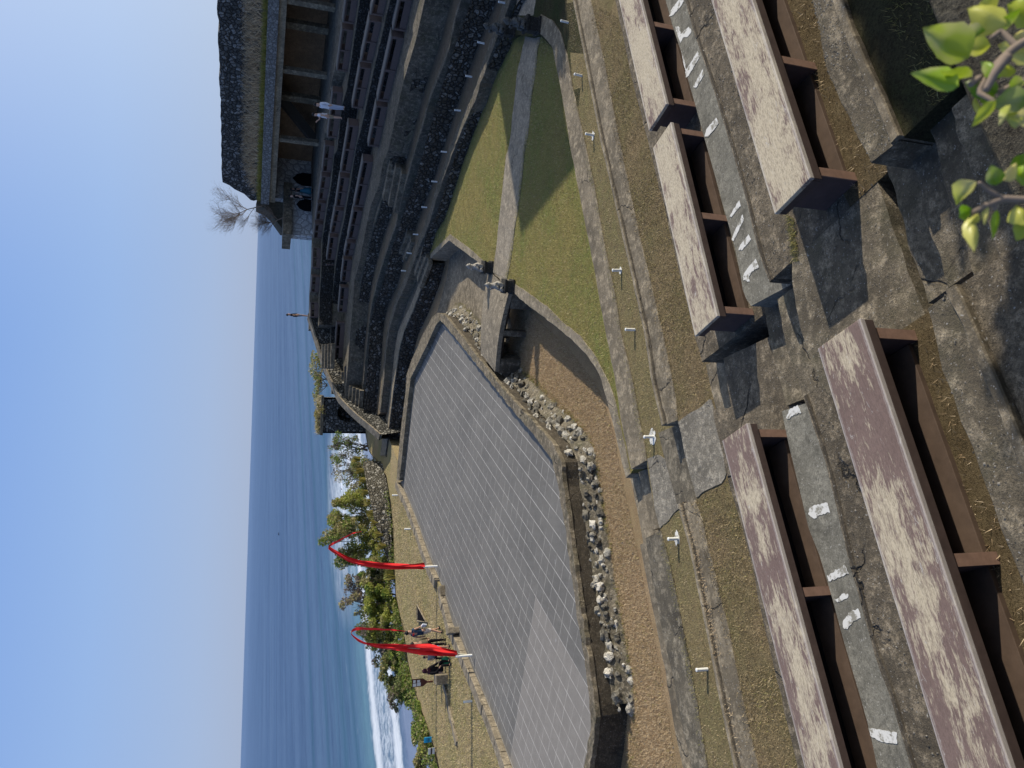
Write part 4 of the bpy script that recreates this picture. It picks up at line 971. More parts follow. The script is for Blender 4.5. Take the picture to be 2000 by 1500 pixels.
def seatpx(s, py):
    for (a, b), (c, d) in zip(s, s[1:]):
        if py <= d: return a+(c-a)*(py-b)/(d-b)
    (a, b), (c, d) = s[-2:]; return a+(c-a)*(py-b)/(d-b)
for nm, sl_, z, spans in rows_:
    nn_ = len(spans)
    for i, (a, b) in enumerate(spans):
        pa, pb = P(seatpx(sl_, a), a, z+SH), P(seatpx(sl_, b), b, z+SH)
        L = math.dist(pa, pb); ctr = ((pa[0]+pb[0])/2, (pa[1]+pb[1])/2)
        d = ((pb[0]-pa[0])/L, (pb[1]-pa[1])/L); rz = math.atan2(d[1], d[0])+PI   # local -y faces the stage
        rz = rz
        o_ = i if i < 5 else 10-(nn_-i)
        lab = 'dark bench on the shaded far terraces, %s of the %s row' % (ordn[o_], nm)
        ny = (-d[1], d[0])
        loc = (ctr[0]-ny[0]*.2, ctr[1]-ny[1]*.2, z)
        if first: o = fbench; o.location = loc; o.rotation_euler = (0, 0, rz); o['label'] = lab; first = False
        else: o = dup(fbench, loc, rz+random.uniform(-.012, .012), lab)
        o.scale = ((L-.26)/LF, 1, 1)

# ================================================================== PATH LAMPS
lampg = 'short white path lamps'
lp0 = thing('path_lamp', 'x', 'path lamp', (0, 0, 0), 0, lampg)
m = MB(); m.lathe([(.030, 0), (.030, .19)], 10); lpp = m.build('post', 'pvc', lp0, smooth=False)
m = MB(); m.lathe([(.012, .188), (.033, .190), (.034, .205), (.030, .215), (.01, .22)], 10); m.build('cap', 'pvc', lpp)
near_l = [(1110, 44, 'short white lamp on the near grass strip, in shade where the kerb curls'), (1137, 148, 'short white lamp on the near grass strip, at the shade line'), (1160, 264, 'short white lamp with paint-splashed foot beside the cream-seated benches'),
          (1214, 528, 'short white lamp with small paint splash, midway along the near grass strip'), (1240, 644, 'short white lamp without splash on the near grass strip, closest to the moat kerb end'), (1277, 853, 'short white lamp with a broad paint splash beside the aisle pad'),
          (1325, 1052, 'short white lamp with splashed foot just left of the aisle pad'), (1382, 1307, 'short white lamp standing farthest left on the near grass strip')]
far_l = [(988, 6), (946, 85), (922, 150), (900, 216), (873, 297), (854, 355), (834, 405), (817, 458), (804, 495), (793, 529)]
farw = ['at the photo edge above the shaded statues', 'beside the higher shaded statue', 'first below the shaded statues', 'second below the shaded statues', 'third below the shaded statues', 'fourth below the shaded statues', 'fifth below the shaded statues', 'sixth below the shaded statues', 'next to last before the ramp steps', 'last before the path narrows to the ramp']
fld_l = [(777, 967, 'small white lamp on the far corner of the grass by the stage'), (802, 1033, 'small white lamp on the grass between the far stage corner and the thin red banner'), (922, 1369, 'small white lamp on the grass left of the broad red banner')]
def splash(x, y, z, r, sd):
    m = MB(); pts = [(x+r*(1+.6*mnoise.noise(Vector((math.cos(a)*2, math.sin(a)*2, sd))))*math.cos(a), y+r*.7*(1+.6*mnoise.noise(Vector((math.cos(a)*2, math.sin(a)*2, sd+5))))*math.sin(a), z) for a in [k*2*PI/28 for k in range(28)]]
    m.add(pts, [tuple(range(28))]); tag(m.build('paint_splash', 'marks'), kind='structure')
firstl = True
def place_lamp(loc, lab, s=1.0):
    global firstl
    if firstl: lp0.location = loc; lp0['label'] = lab; o = lp0; firstl = False
    else: o = dup(lp0, loc, 0, lab)
    o.rotation_euler = (random.uniform(-.06, .06), random.uniform(-.06, .06), 0); o.scale = (s, s, s); return o
for i, (px, py, lab) in enumerate(near_l):
    place_lamp(P(px, py, .27), lab, 1.12)
    r = {2: .12, 3: .09, 5: .19, 6: .15}.get(i)
    if r: q = P(px, py, .27); splash(q[0], q[1]+.05, .277, r, i)
for (px, py), w in zip(far_l, farw): place_lamp(P(px, py, .47), 'short white lamp on the shaded far path, '+w, 1.3)
for px, py, lab in fld_l: place_lamp(P(px, py, FIELDZ), lab, 1.6)

# ================================================================== PAINT MARKS
def marks(name, base, sc, polys, z):
    m = MB()
    for i, pl in enumerate(polys):
        w = XY(PL(z, [(base[0]+a/sc, base[1]+b/sc) for a, b in pl+[pl[0]]])); w = [jit(p, .013, 26, i) for p in resample(w, 70)[:-1]]
        tri = tessellate_polygon([[Vector((p[0], p[1], 0)) for p in w]]); vs = [(p[0], p[1], z) for p in w]
        fs = [t if (Vector(vs[t[1]])-Vector(vs[t[0]])).cross(Vector(vs[t[2]])-Vector(vs[t[0]])).z > 0 else t[::-1] for t in tri]; m.add(vs, fs)
    o = m.build(name, 'marks'); tag(o, kind='structure')
zk = 2.7555
marks('paint_marks', (1200, 0), 4, [[(425, 130), (440, 80), (500, 0), (545, 0), (520, 50), (455, 120)], [(475, 210), (505, 205), (520, 265), (580, 205), (605, 240), (575, 290), (540, 290), (515, 335), (495, 280)], [(650, 400), (668, 440), (580, 590), (560, 605), (552, 560)], [(522, 395), (550, 480), (562, 570), (542, 510)], [(690, 540), (702, 580), (640, 685), (615, 680), (640, 630)], [(795, 920), (815, 960), (790, 1000), (730, 1070), (706, 1062), (720, 1005)]], zk)
marks('paint_marks', (1200, 350), 4, [[(975, 160), (987, 205), (915, 295), (900, 285)], [(1000, 275), (1015, 310), (930, 485), (914, 470), (925, 435)], [(1050, 430), (1068, 470), (1040, 505), (990, 560), (970, 548), (985, 510)], [(1105, 620), (1130, 690), (1080, 715), (1052, 760), (1055, 802), (1005, 788), (1010, 740), (1050, 680)]], zk)
marks('paint_marks', (1400, 550), 3, [[(430, 745), (475, 725), (495, 770), (450, 780), (420, 805), (408, 795)], [(545, 1320), (590, 1305), (650, 1295), (662, 1350), (600, 1370), (570, 1392), (535, 1365)]], zk)
marks('paint_marks', (1400, 1000), 3, [[(645, 375), (750, 310), (772, 360), (700, 390), (655, 405)], [(690, 515), (745, 475), (770, 480), (765, 505), (705, 530)], [(735, 650), (780, 580), (830, 565), (845, 620), (800, 640), (765, 685), (740, 680)], [(888, 1265), (930, 1270), (1050, 1290), (1058, 1360), (970, 1350), (900, 1310)]], zk)

# ================================================================== BANNERS
def banner(base, yb, left, right, tail, label, polepx):
    t = thing('banner', label, 'banner', P(*base, -.0), 0, 'red banners on bent poles beside the stage')
    def W(px, py, dy=0): q = Y(px, py, yb); return (q[0], q[1]+dy, q[2])
    n = 60; A = resample([W(*q) for q in left], n); B = resample([W(*q) for q in right], n); k = 7; rows = []
    for j in range(k+1):
        f = j/k; row = []
        for i in range(n):
            p = np.array(A[i])*(1-f)+np.array(B[i])*f; wd_ = abs(A[i][0]-B[i][0])
            dy = (.22*wd_)*math.sin(f*9+i*.13)+.10*wd_*math.sin(f*17-i*.3)+.05*mnoise.noise(Vector((p[0]*3, f*3, p[2]*2)))
            row.append((p[0], p[1]+dy, p[2]))
        rows.append(row)
    m = MB()
    for a, b in zip(rows, rows[1:]): m.strip(a, b)
    m.build('cloth', 'red', t, smooth=True)
    tp = resample([W(*q) for q in tail], 30); m = MB()
    wds = [.05*(1-i/33)+.012 for i in range(30)]
    m.strip([(p[0]-w, p[1]+.02*math.sin(i), p[2]) for i, (p, w) in enumerate(zip(tp, wds))], [(p[0]+w, p[1]-.02*math.cos(i*.7), p[2]) for i, (p, w) in enumerate(zip(tp, wds))])
    m.build('streamer', 'red', t, smooth=True)
    mm_ = [((a_[0]+b_[0])/2, a_[1]*.45+b_[1]*.55) for a_, b_ in zip(left, right)]; pts = [W(*q) for q in polepx[:1]+mm_+tail[:2]]; pts = resample(pts, 40); m = MB(); m.tube([(p[0], p[1]+.10*min(1, i/8), p[2]) for i, p in enumerate(pts)], [.030*(1-i/46)+.005 for i in range(40)], 8); m.build('pole', 'pole', t, smooth=True)
    b = P(*base, 0); m = MB(); m.lathe([(.05, -.1), (.05, .55), (.04, .58)], 10, (b[0], b[1], 0)); m.build('sleeve', 'pvc', t)
    return t
z5 = lambda pts, ox, oy: [(ox+a/5, oy+b/5) for a, b in pts]
L2 = z5([(1465, 355), (1400, 345), (1300, 320), (1200, 298), (1100, 290), (1000, 288), (900, 285), (800, 285), (700, 283), (600, 276), (550, 266), (500, 240), (450, 206), (432, 186)], 600, 1200)
Rr2 = z5([(1465, 412), (1400, 410), (1300, 406), (1200, 396), (1100, 386), (1000, 376), (900, 362), (800, 346), (700, 332), (600, 306), (550, 290), (500, 268), (450, 224), (428, 196)], 600, 1200)
T2_ = z5([(428, 192), (430, 172), (445, 155), (480, 141), (530, 138), (620, 142), (720, 146), (820, 151), (900, 157), (960, 164)], 600, 1200)
y2 = P(917, 1280, 0)[1]
banner((917, 1280), y2, L2, Rr2, T2_, 'broad red banner on a bent pole with a hanging streamer, left one by the people', [(917, 1280), (894, 1280), (860, 1276), (800, 1267), (760, 1261), (720, 1252), (700, 1244), (688, 1238), (686, 1234), (690, 1230)])
L1 = z5([(1148, 505), (1050, 519), (900, 519), (800, 510), (700, 500), (600, 490), (500, 478), (400, 448), (300, 397), (250, 368), (212, 342)], 600, 1000)
Rr1 = z5([(1148, 548), (1050, 546), (900, 547), (800, 546), (700, 541), (600, 530), (500, 511), (400, 476), (300, 416), (250, 386), (206, 350)], 600, 1000)
T1_ = z5([(208, 346), (225, 325), (260, 305), (320, 275), (400, 230), (450, 206), (530, 190)], 600, 1000)
L1 = [(a_, b_-2.2) for a_, b_ in L1]; Rr1 = [(a_, b_+2.2) for a_, b_ in Rr1]
y1 = P(850, 1106, 0)[1]
banner((850, 1106), y1, L1, Rr1, T1_, 'narrow red banner on a thin bent pole, the right one against the green shrubs', [(850, 1106), (829, 1106), (780, 1105), (720, 1100), (690, 1091), (665, 1080), (650, 1073), (641, 1068)])

# ================================================================== PEOPLE
def person(loc, rz, h, label, top, bottom, pose='stand', hair='short', skin_m='skin', long_sleeve=False, trousers=False, skirt=False, hijab=None, arms=None, group=None):
    t = thing('person', label, 'person', (0, 0, 0), 0, group); s = h/1.72
    Pv = dict(pel=(0, 0, .93), wai=(0, 0, 1.06), che=(0, .01, 1.27), nek=(0, .0, 1.45), hd0=(0, -.01, 1.54), hd1=(0, -.015, 1.66))
    for k, sd in (('l', 1), ('r', -1)):
        Pv.update({'sh'+k: (.17*sd, .0, 1.40), 'el'+k: (.225*sd, .03, 1.13), 'wr'+k: (.235*sd, -.03, .90), 'ha'+k: (.235*sd, -.05, .83), 'hp'+k: (.09*sd, 0, .88), 'kn'+k: (.10*sd, -.01, .49), 'an'+k: (.10*sd, .02, .08), 'to'+k: (.11*sd, -.13, .035)})
    if pose == 'walk':
        Pv.update(knl=(.10, -.14, .52), anl=(.10, -.22, .12), tol=(.11, -.36, .09), knr=(-.10, .03, .49), anr=(-.10, .22, .13), tor=(-.11, .10, .04), ell=(.22, .12, 1.14), wrl=(.22, .10, .92), hal=(.22, .09, .85), elr=(-.22, -.04, 1.14), wrr=(-.2, -.18, .98), har=(-.2, -.24, .95))
    if pose == 'sit':
        dz = -.47
        for k in list(Pv): a = Pv[k]; Pv[k] = (a[0], a[1], a[2]+dz)
        for k, sd in (('l', 1), ('r', -1)):
            Pv.update({'kn'+k: (.12*sd, -.42, .46), 'an'+k: (.12*sd, -.40, .08), 'to'+k: (.13*sd, -.55, .04), 'el'+k: (.22*sd, -.10, .68), 'wr'+k: (.16*sd, -.32, .56), 'ha'+k: (.13*sd, -.38, .54)})
    if arms: Pv.update(arms)
    R = dict(pel=.135, wai=.125, che=(.15, .115), nek=.058, hd0=.088, hd1=.088, sh=.07, el=.044, wr=.03, ha=.032, hp=.10, kn=.06, an=.04, to=.034)
    rad = lambda k, g=1.0, a=0.0: (tuple(x*s*g+a for x in R.get(k, R.get(k[:2]))) if hasattr(R.get(k, R.get(k[:2])), '__len__') else R.get(k, R.get(k[:2]))*s*g+a)
    def sk(keys, edges, g=1.0, add=0.0, extra=()):
        ks = list(keys); pts = [tuple(c*s for c in Pv[k]) for k in ks]; rr = [rad(k, g, add) for k in ks]
        ee = [(ks.index(a), ks.index(b)) for a, b in edges]
        for base, off_, r in extra:
            b = Pv[base]; pts.append(tuple((b[i]+off_[i])*s for i in range(3))); rr.append(r*s); ee.append((ks.index(base), len(pts)-1))
        return skin(pts, ee, rr, sub=1)
    ed_ = [('pel', 'wai'), ('wai', 'che'), ('che', 'nek'), ('nek', 'hd0'), ('hd0', 'hd1')]
    for k in 'lr': ed_ += [('che', 'sh'+k), ('sh'+k, 'el'+k), ('el'+k, 'wr'+k), ('wr'+k, 'ha'+k), ('pel', 'hp'+k), ('hp'+k, 'kn'+k), ('kn'+k, 'an'+k), ('an'+k, 'to'+k)]
    fing = []
    for k, sd in (('l', 1), ('r', -1)):
        for j, (dx, L) in enumerate(((-.026, .075), (-.009, .085), (.009, .08), (.026, .065))): fing.append(('ha'+k, (.004*sd, dx-.01, -L), .008))
        fing.append(('ha'+k, (-.012*sd, -.05, -.035), .009))
    face = [('hd0', (0, -.105, .045), .016), ('hd0', (.088, 0, .05), .018), ('hd0', (-.088, 0, .05), .018)]
    mobj('body', sk(Pv.keys(), ed_, extra=fing+face), skin_m, t)
    # clothing
    ks = ['wai', 'pel', 'che', 'nek', 'shl', 'shr', 'ell', 'elr']; ee = [('pel', 'wai'), ('wai', 'che'), ('che', 'nek'), ('che', 'shl'), ('che', 'shr'), ('shl', 'ell'), ('shr', 'elr')]
    sv_ = {k: Pv[k] for k in ('ell', 'elr', 'nek')}
    if not long_sleeve:
        for k in 'lr': Pv['el'+k] = tuple(Pv['sh'+k][i]*.45+Pv['el'+k][i]*.55 for i in range(3))
    else: ks += ['wrl', 'wrr']; ee += [('ell', 'wrl'), ('elr', 'wrr')]
    Pv['nek'] = tuple(Pv['che'][i]*.25+Pv['nek'][i]*.75 for i in range(3))
    mobj('shirt', sk(ks, ee, 1.10, .012), top, t); Pv.update(sv_)
    if skirt:
        z0 = Pv['anl'][2]+.06; m = MB(); m.lathe([(.30*s, z0*s), (.26*s, .45*s), (.17*s, .92*s), (.14*s, 1.02*s)], 14); m.build('skirt', bottom, t, smooth=True)
    else:
        ks = ['pel', 'wai', 'hpl', 'hpr', 'knl', 'knr']; ee = [('wai', 'pel'), ('pel', 'hpl'), ('pel', 'hpr'), ('hpl', 'knl'), ('hpr', 'knr')]
        w_ = Pv['wai']; Pv['wai'] = tuple(Pv['wai'][i]*.6+Pv['pel'][i]*.4 for i in range(3))
        if trousers: ks += ['anl', 'anr']; ee += [('knl', 'anl'), ('knr', 'anr')]
        mobj('trousers' if trousers else 'shorts', sk(ks, ee, 1.12, .010), bottom, t); Pv['wai'] = w_
    for k in 'lr':
        m = MB(); a = Vector(Pv['an'+k])*s; b = Vector(Pv['to'+k])*s; m.tube([(a.x, a.y+.03, max(.045, a.z-.03)), (b.x, b.y, max(.04, b.z))], [.05*s, .042*s], 8); m.build('shoe', 'shoe', t, smooth=True)
    hd = Vector(Pv['hd1'])*s; m = MB()
    if hijab:
        m.blob((hd.x, hd.y+.015*s, hd.z-.01*s), (.115*s, .125*s, .145*s), 2, .03); m.blob((hd.x, hd.y+.03*s, hd.z-.2*s), (.17*s, .15*s, .13*s), 2, .05); m.build('headscarf', hijab, t, smooth=True)
    else:
        m.blob((hd.x, hd.y+.022*s, hd.z+.012*s), (.098*s, .100*s, .098*s), 2, .06)
        if hair == 'long': m.tube([(hd.x, hd.y+.07*s, hd.z), (hd.x, hd.y+.09*s, hd.z-.18*s), (hd.x, hd.y+.10*s, hd.z-.32*s)], [.08*s, .075*s, .04*s], 8)
        m.build('hair', 'hair', t, smooth=True)
    t.location = loc; t.rotation_euler = (0, 0, rz)
    return t
# rz = 0 faces the viewer
pm = person(P(864, 1231, FIELDZ), PI-.5, 1.72, 'man in navy shirt and cream shorts walking on the grass beside the stage, carrying papers', 'navy', 'cream', 'walk')
lg = MB(); lg.box((0, .15, 1.38), (.12, .015, .07)); l_ = lg.build('shirt_print', 'redlogo', None); l_.parent = pm
pr = MB(); q = P(864, 1231, FIELDZ); pr.box((q[0]+.30, q[1]-.05, .80), (.05, .22, .20), .9, .3); tag(pr.build('paper_bundle', 'paper'), 'pale blue papers held low by the man in the navy shirt', 'papers')
person(P(871, 1253, FIELDZ), PI+.6, 1.6, 'person in olive top and black trousers, between the navy shirt and the broad red banner', 'olive', 'black', 'stand', trousers=True, long_sleeve=True)
person(P(879, 1266, FIELDZ), PI-.2, 1.6, 'person in white shirt and blue shorts, half hidden behind the broad red banner', 'wshirt', 'bshort', 'stand')
person(P(862, 1281, FIELDZ), .3, 1.15, 'person in grey almost hidden behind the left edge of the broad red banner', 'grey', 'black', 'sit', trousers=True)
ws = P(879, 1308, FIELDZ)
person((ws[0], ws[1]+.1, FIELDZ), PI/2-.5, 1.62, 'woman in maroon headscarf and black clothes sitting beside the low stone block', 'black', 'black', 'sit', long_sleeve=True, trousers=True, hijab='maroon')
bg = P(878, 1290, FIELDZ); m = MB(); m.blob((bg[0], bg[1], .08), (.22, .14, .19), 2, .10); m.tube([(bg[0]-.12, bg[1], .2), (bg[0]-.08, bg[1], .38), (bg[0]+.08, bg[1], .38), (bg[0]+.12, bg[1], .2)], .015, 6)
tag(m.build('bag', 'greenbag', smooth=True), 'bright green bag on the grass in front of the woman in maroon headscarf', 'bag')
person(P(675, 212, Z3), -PI/2+.2, 1.66, 'person in white shirt and pale trousers standing among the far benches, facing left', 'wshirt', 'jeanlight', 'stand', trousers=True, long_sleeve=True, skin_m='skin_l', hair='long')
person(P(670, 231, Z3), -PI/2-.4, 1.68, 'man in white T-shirt and khaki shorts among the far benches, raising one hand', 'wshirt', 'khaki', 'stand', skin_m='skin_l', arms=dict(elr=(-.22, -.22, 1.28), wrr=(-.14, -.38, 1.46), har=(-.13, -.42, 1.52)))
person(P(603.5, 617, ZR), PI/2, 1.6, 'person in black top with bare legs standing alone on the rim against the sea', 'black', 'grey', 'stand', skin_m='skin')
person(P(611, 374, ZR), PI/2+.2, 1.6, 'long-haired woman in dark top and teal skirt by the pale niche wall', 'black', 'teal', 'stand', skirt=True, hair='long')
person(P(611, 387, ZR), -PI/2, 1.7, 'person in black clothes with bare arms facing the woman in the teal skirt', 'black', 'black', 'stand', trousers=True, skin_m='skin_l')

# ================================================================== SIGNS, BLOCKS
sb = P(846, 1331, FIELDZ); t = thing('notice_board', 'small brown notice board with white papers on one post beside the low stone block', 'sign', sb)
yb = sb[1]; zt_ = Y(805, 1331, yb)[2]; zm = Y(826, 1331, yb)[2]; zn = Y(834, 1331, yb)[2]; x = sb[0]
m = MB(); m.add([(x-.19, yb, zt_), (x+.19, yb, zt_), (x+.19, yb, zm), (x+.05, yb, zn), (x-.05, yb, zn), (x-.19, yb, zm)], [(0, 5, 4, 3, 2, 1)]); 
m.add([(x-.19, yb+.03, zt_), (x+.19, yb+.03, zt_), (x+.19, yb+.03, zm), (x+.05, yb+.03, zn), (x-.05, yb+.03, zn), (x-.19, yb+.03, zm)], [(0, 1, 2, 3, 4, 5)])
bd_ = m.build('board', 'signbrown', t)
m = MB(); m.box((x, yb+.015, (zn+FIELDZ)/2), (.07, .05, zn-FIELDZ+.02)); m.build('post', 'signbrown', t)
for dx, dz, w_, h_ in ((-.09, .12, .15, .17), (.08, .11, .13, .12), (-.07, .33, .16, .18), (.08, .31, .12, .14)):
    m = MB(); m.box((x+dx, yb-.004, zt_-dz), (w_, .003, h_)); m.build('paper', 'white', bd_)
def cliff_sign(px0, px1, py0, py1, matn, label, bars, barm):
    y_ = P(px1+3, (py0+py1)/2, FIELDZ)[1]; a = Y(px0, py1, y_); b = Y(px1, py0, y_)
    t = thing('warning_sign', label, 'sign', ((a[0]+b[0])/2, y_, FIELDZ)); cx, cz = (a[0]+b[0])/2, (a[2]+b[2])/2; w_, h_ = abs(b[0]-a[0]), abs(a[2]-b[2])
    m = MB(); m.box((cx, y_, cz), (w_, .02, h_)); pn_ = m.build('panel', matn, t)
    for s_ in (-1, 1): m = MB(); m.box((cx+s_*w_*.35, y_+.03, (cz+FIELDZ)/2), (.035, .035, abs(cz-FIELDZ)+.1)); m.build('post', 'bark_d', t)
    for dz, hh, f in bars: m = MB(); m.box((cx, y_-.012, cz+dz*h_), (w_*f, .004, hh*h_)); m.build('lettering', barm, pn_)
cliff_sign(828, 843, 1439, 1451, 'signblue', 'small bright blue sign at the cliff edge', [(-.05, .08, .8), (.12, .05, .6), (-.2, .05, .7)], 'navy')
cliff_sign(836, 849, 1460, 1474, 'white', 'small white sign with a dark bar, left of the blue sign at the cliff edge', [(0, .25, 1.02)], 'bark_d')
def block(px, py, w_, d_, h_, rz, lab, mt='conc_l', nm='stone_block', z=FIELDZ):
    q = P(px, py, z); m = MB(); m.box((q[0], q[1], z+h_/2-.05), (w_, d_, h_+.1), rz); o = m.build(nm, mt, bevel=.025); return tag(o, lab, 'stone block')
block(873, 1325, .42, .5, .55, .2, 'low rough stone block on the grass next to the sitting woman', 'conc_l')
block(891, 1232, .26, .40, .42, .5, 'small pale stone block on the stage edge near the walking man', 'conc_l')
block(863, 1156, .5, .5, .14, .5, 'flat broken stone on the stage edging below the narrow red banner', 'conc')
q = PL(FIELDZ+.004, [(812, 1212), (835, 1216), (832, 1210), (814, 1180)])
a, b, c = P(815, 1213, FIELDZ), P(833, 1215, FIELDZ), P(815, 1181, FIELDZ)
t = thing('stair_hatch', 'dark triangular hatch opening in the grass behind the walking man', 'hatch', a)
q_ = [Y(*k_, a[1]) for k_ in ((815, 1213), (833, 1215), (815, 1181))]; q_ = [(x_[0], a[1]-(i_ == 1)*2.2, max(x_[2], FIELDZ+.02)) for i_, x_ in enumerate(q_)]
q_ = [P(815, 1213, FIELDZ+.09), P(833, 1215, FIELDZ+.09), P(815, 1181, FIELDZ+.09)]
m = MB(); m.add(q_, [(0, 1, 2) if (Vector(q_[1])-Vector(q_[0])).cross(Vector(q_[2])-Vector(q_[0])).z > 0 else (0, 2, 1)]); m.build('opening', 'black', t)  # flat black panel stands for the darkness inside the hatch
m = MB(); m.tube(q_+[q_[0]], .05, 4); m.build('frame', 'conc', t)
# sunken line of edging stones across the grass
low = XY(PL(FIELDZ, [(868, 1340), (874, 1365), (880, 1400), (887, 1430), (893, 1456)]))
slab('stone_edging', low, off(low, .3), FIELDZ+.10, -.5, 'conc_l', .25, .05, label='low sunken stone edging running across the grass towards the photo edge', cat='edging')
# boat far out
bq = P(545, 1043, SEA); m = MB(); m.add([(-7, 0, 0), (-6, -1.4, 0), (6, -1.4, 0), (8.5, 0, 1.6), (6, 1.4, 0), (-6, 1.4, 0), (-7, 0, 1.8), (-6, -1.6, 1.7), (6, -1.6, 1.8), (9, 0, 2.6), (6, 1.6, 1.8), (-6, 1.6, 1.7)], [(0, 1, 2, 3, 4, 5), (6, 7, 8, 9, 10, 11)]+[(i, (i+1) % 6, 6+(i+1) % 6, 6+i) for i in range(6)])
t = thing('boat', 'tiny dark boat far out on the sea', 'boat', (0, 0, 0)); m.build('hull', 'boat', t); m = MB(); m.box((-1, 0, 2.6), (5, 2, 2)); m.build('cabin', 'boat', t); t.location = bq; t.scale = (.24, .24, .24); t.rotation_euler = (0, 0, .2)
# pale slab at the lower right
q = P(1990, 308, 4.3); slab('stone_slab', [(q[0]-.06, q[1]+.05), (q[0]+.32, q[1]+.21)], [(q[0]+.04, q[1]-.25), (q[0]+.42, q[1]-.1)], 4.3, 3.7, 'conc_l', .1, .004, label='pale smooth slab at the top of the dark aisle stairs', cat='slab')
# ================================================================== LOW WALL ON THE CLIFF EDGE
lw_b = [(747, 905), (752, 930), (757, 950), (761, 985), (764, 1030), (765, 1060), (766.5, 1098)]
lw_t = [(710, 905), (714, 930), (717, 955), (725, 990), (735, 1030), (745, 1065), (758, 1100)]
m = MB(); bs, tp = [], []
for (a, b), (c, d) in zip(lw_b, lw_t):
    q = P(a, b, FIELDZ); bs.append(q); tp.append(Y(c, b, q[1]+.12))
B2, T2 = resample(bs, 60), resample(tp, 60); rows = []
for j in range(9):
    rows.append([tuple(np.array(p)*(1-j/8)+np.array(q)*j/8+np.array([0, -.10*mnoise.noise(Vector((p[0]*3, j*.6, 1))), 0])) for p, q in zip(B2, T2)])
for a, b in zip(rows, rows[1:]): m.strip(a, b)
m.strip(rows[-1], [(p[0]+.1, p[1]+.45, p[2]) for p in T2]); m.strip([(p[0]+.1, p[1]+.45, p[2]) for p in T2], [(p[0]+.1, p[1]+.5, -2) for p in T2])
tag(m.build('low_wall', 'rock_pale'), 'low pale rubble wall at the cliff edge under the row of yellow tufts', 'stone wall')

# ================================================================== VEGETATION
def leaves(name, mat, clumps, n, size, parent=None, asp=.5, gap=.0, seed=1, droop=0.0):
    r = np.random.default_rng(seed); w = np.array([c[1][0]*c[1][1]*c[1][2] for c in clumps])**.7; ks = r.choice(len(clumps), n, p=w/w.sum())
    C = np.array([c[0] for c in clumps])[ks]; S = np.array([c[1] for c in clumps])[ks]
    d = r.normal(size=(n, 3)); d /= np.linalg.norm(d, axis=1)[:, None]; rad = r.uniform(.35, 1.05, n)**.6
    p = C+d*S*rad[:, None]
    if gap:
        nv = np.array([mnoise.noise(Vector(x*1.7)) for x in p]); p = p[nv > -0.35+gap]; d = d[nv > -.35+gap]
    n = len(p); a = r.normal(size=(n, 3))+d*.6; a[:, 2] -= droop; a /= np.linalg.norm(a, axis=1)[:, None]; b = np.cross(a, r.normal(size=(n, 3))); b /= np.linalg.norm(b, axis=1)[:, None]
    L = size*r.uniform(.6, 1.35, n)[:, None]; W = L*asp
    v = np.empty((n, 4, 3)); v[:, 0] = p-a*L/2; v[:, 1] = p+b*W/2; v[:, 2] = p+a*L/2; v[:, 3] = p-b*W/2
    if parent is not None: v -= np.array(parent_loc(parent))
    me = bpy.data.meshes.new(name); me.vertices.add(n*4); me.vertices.foreach_set('co', v.ravel()); me.loops.add(n*4); me.loops.foreach_set('vertex_index', np.arange(n*4, dtype=np.int32))
    me.polygons.add(n); me.polygons.foreach_set('loop_start', np.arange(0, n*4, 4, dtype=np.int32)); me.update(calc_edges=True); me.materials.append(M[mat])
    o = bpy.data.objects.new(name, me); COL.objects.link(o)
    if parent is not None: o.parent = parent
    return o
def shrub(px0, px1, py0, py1, y, label, mat, n, size=.16, gap=.1, mat2=None, seed=0, name='cliff_shrub', cat='shrub', stem='bark', sticks=14):
    "shrub filling a patch of the photo at forward distance y"
    rr = random.Random(seed*7+3); a = Y(px1, (py0+py1)/2, y); top = Y(px0, (py0+py1)/2, y); l = Y((px0+px1)/2, py1, y); r = Y((px0+px1)/2, py0, y)
    w = abs(r[0]-l[0]); h = abs(top[2]-a[2]); cx = (l[0]+r[0])/2; base = (cx, y, a[2]-.4)
    t = thing(name, label, cat, base, 0, 'shrubs along the cliff edge' if name == 'cliff_shrub' else None)
    cl = []
    for i in range(26):
        fx = rr.uniform(-.44, .44); fz = rr.uniform(.0, .86); k = 1-abs(fx)*.6*(fz)
        cl.append(((cx+fx*w, y+rr.uniform(-.3, .3)*w, a[2]+fz*h*k), (w*rr.uniform(.09, .19), w*rr.uniform(.12, .22), h*rr.uniform(.07, .16))))
    leaves('foliage', mat, cl, int(n*2.0), size*.85, t, .5, gap, seed)
    if mat2: leaves('seed_heads', mat2, [((c[0][0], c[0][1]-.1, c[0][2]+h*.06), tuple(x*.8 for x in c[1])) for c in cl[::2]], int(n*.4), size*.9, t, .6, gap, seed+50)
    m = MB()
    for c, s_ in cl[:sticks]:
        q = (cx+rr.uniform(-.15, .15)*w, y, a[2]-.5); md = ((q[0]+c[0])/2+rr.uniform(-.1, .1), (q[1]+c[1])/2, (q[2]+c[2])/2+.1)
        m.tube([q, md, (c[0], c[1], c[2]+s_[2]*.8)], [.035, .024, .01], 5)
        for _ in range(5):
            e = (c[0]+rr.uniform(-1, 1)*s_[0]*1.3, c[1]+rr.uniform(-1, 1)*s_[1], c[2]+rr.uniform(-.2, 1.4)*s_[2]); m.tube([((md[0]+c[0])/2, (md[1]+c[1])/2, (md[2]+c[2])/2), e], [.015, .006], 4)
    m.build('stems', stem, t)
    return t
shrub(598, 628, 690, 790, 66, 'sparse pale green bush behind the sloping parapet, against the sea', 'leaf_olive', 900, .20, .12, 'leaf_green', 1)
shrub(612, 634, 780, 842, 62.5, 'dry yellowish growth on the roof of the arched shelter', 'leaf_olive', 700, .16, .05, 'tuft', 2)
shrub(632, 705, 842, 905, 58, 'thin green and brown bush right beside the arched shelter', 'leaf_green', 900, .17, .16, 'leaf_brown', 3)
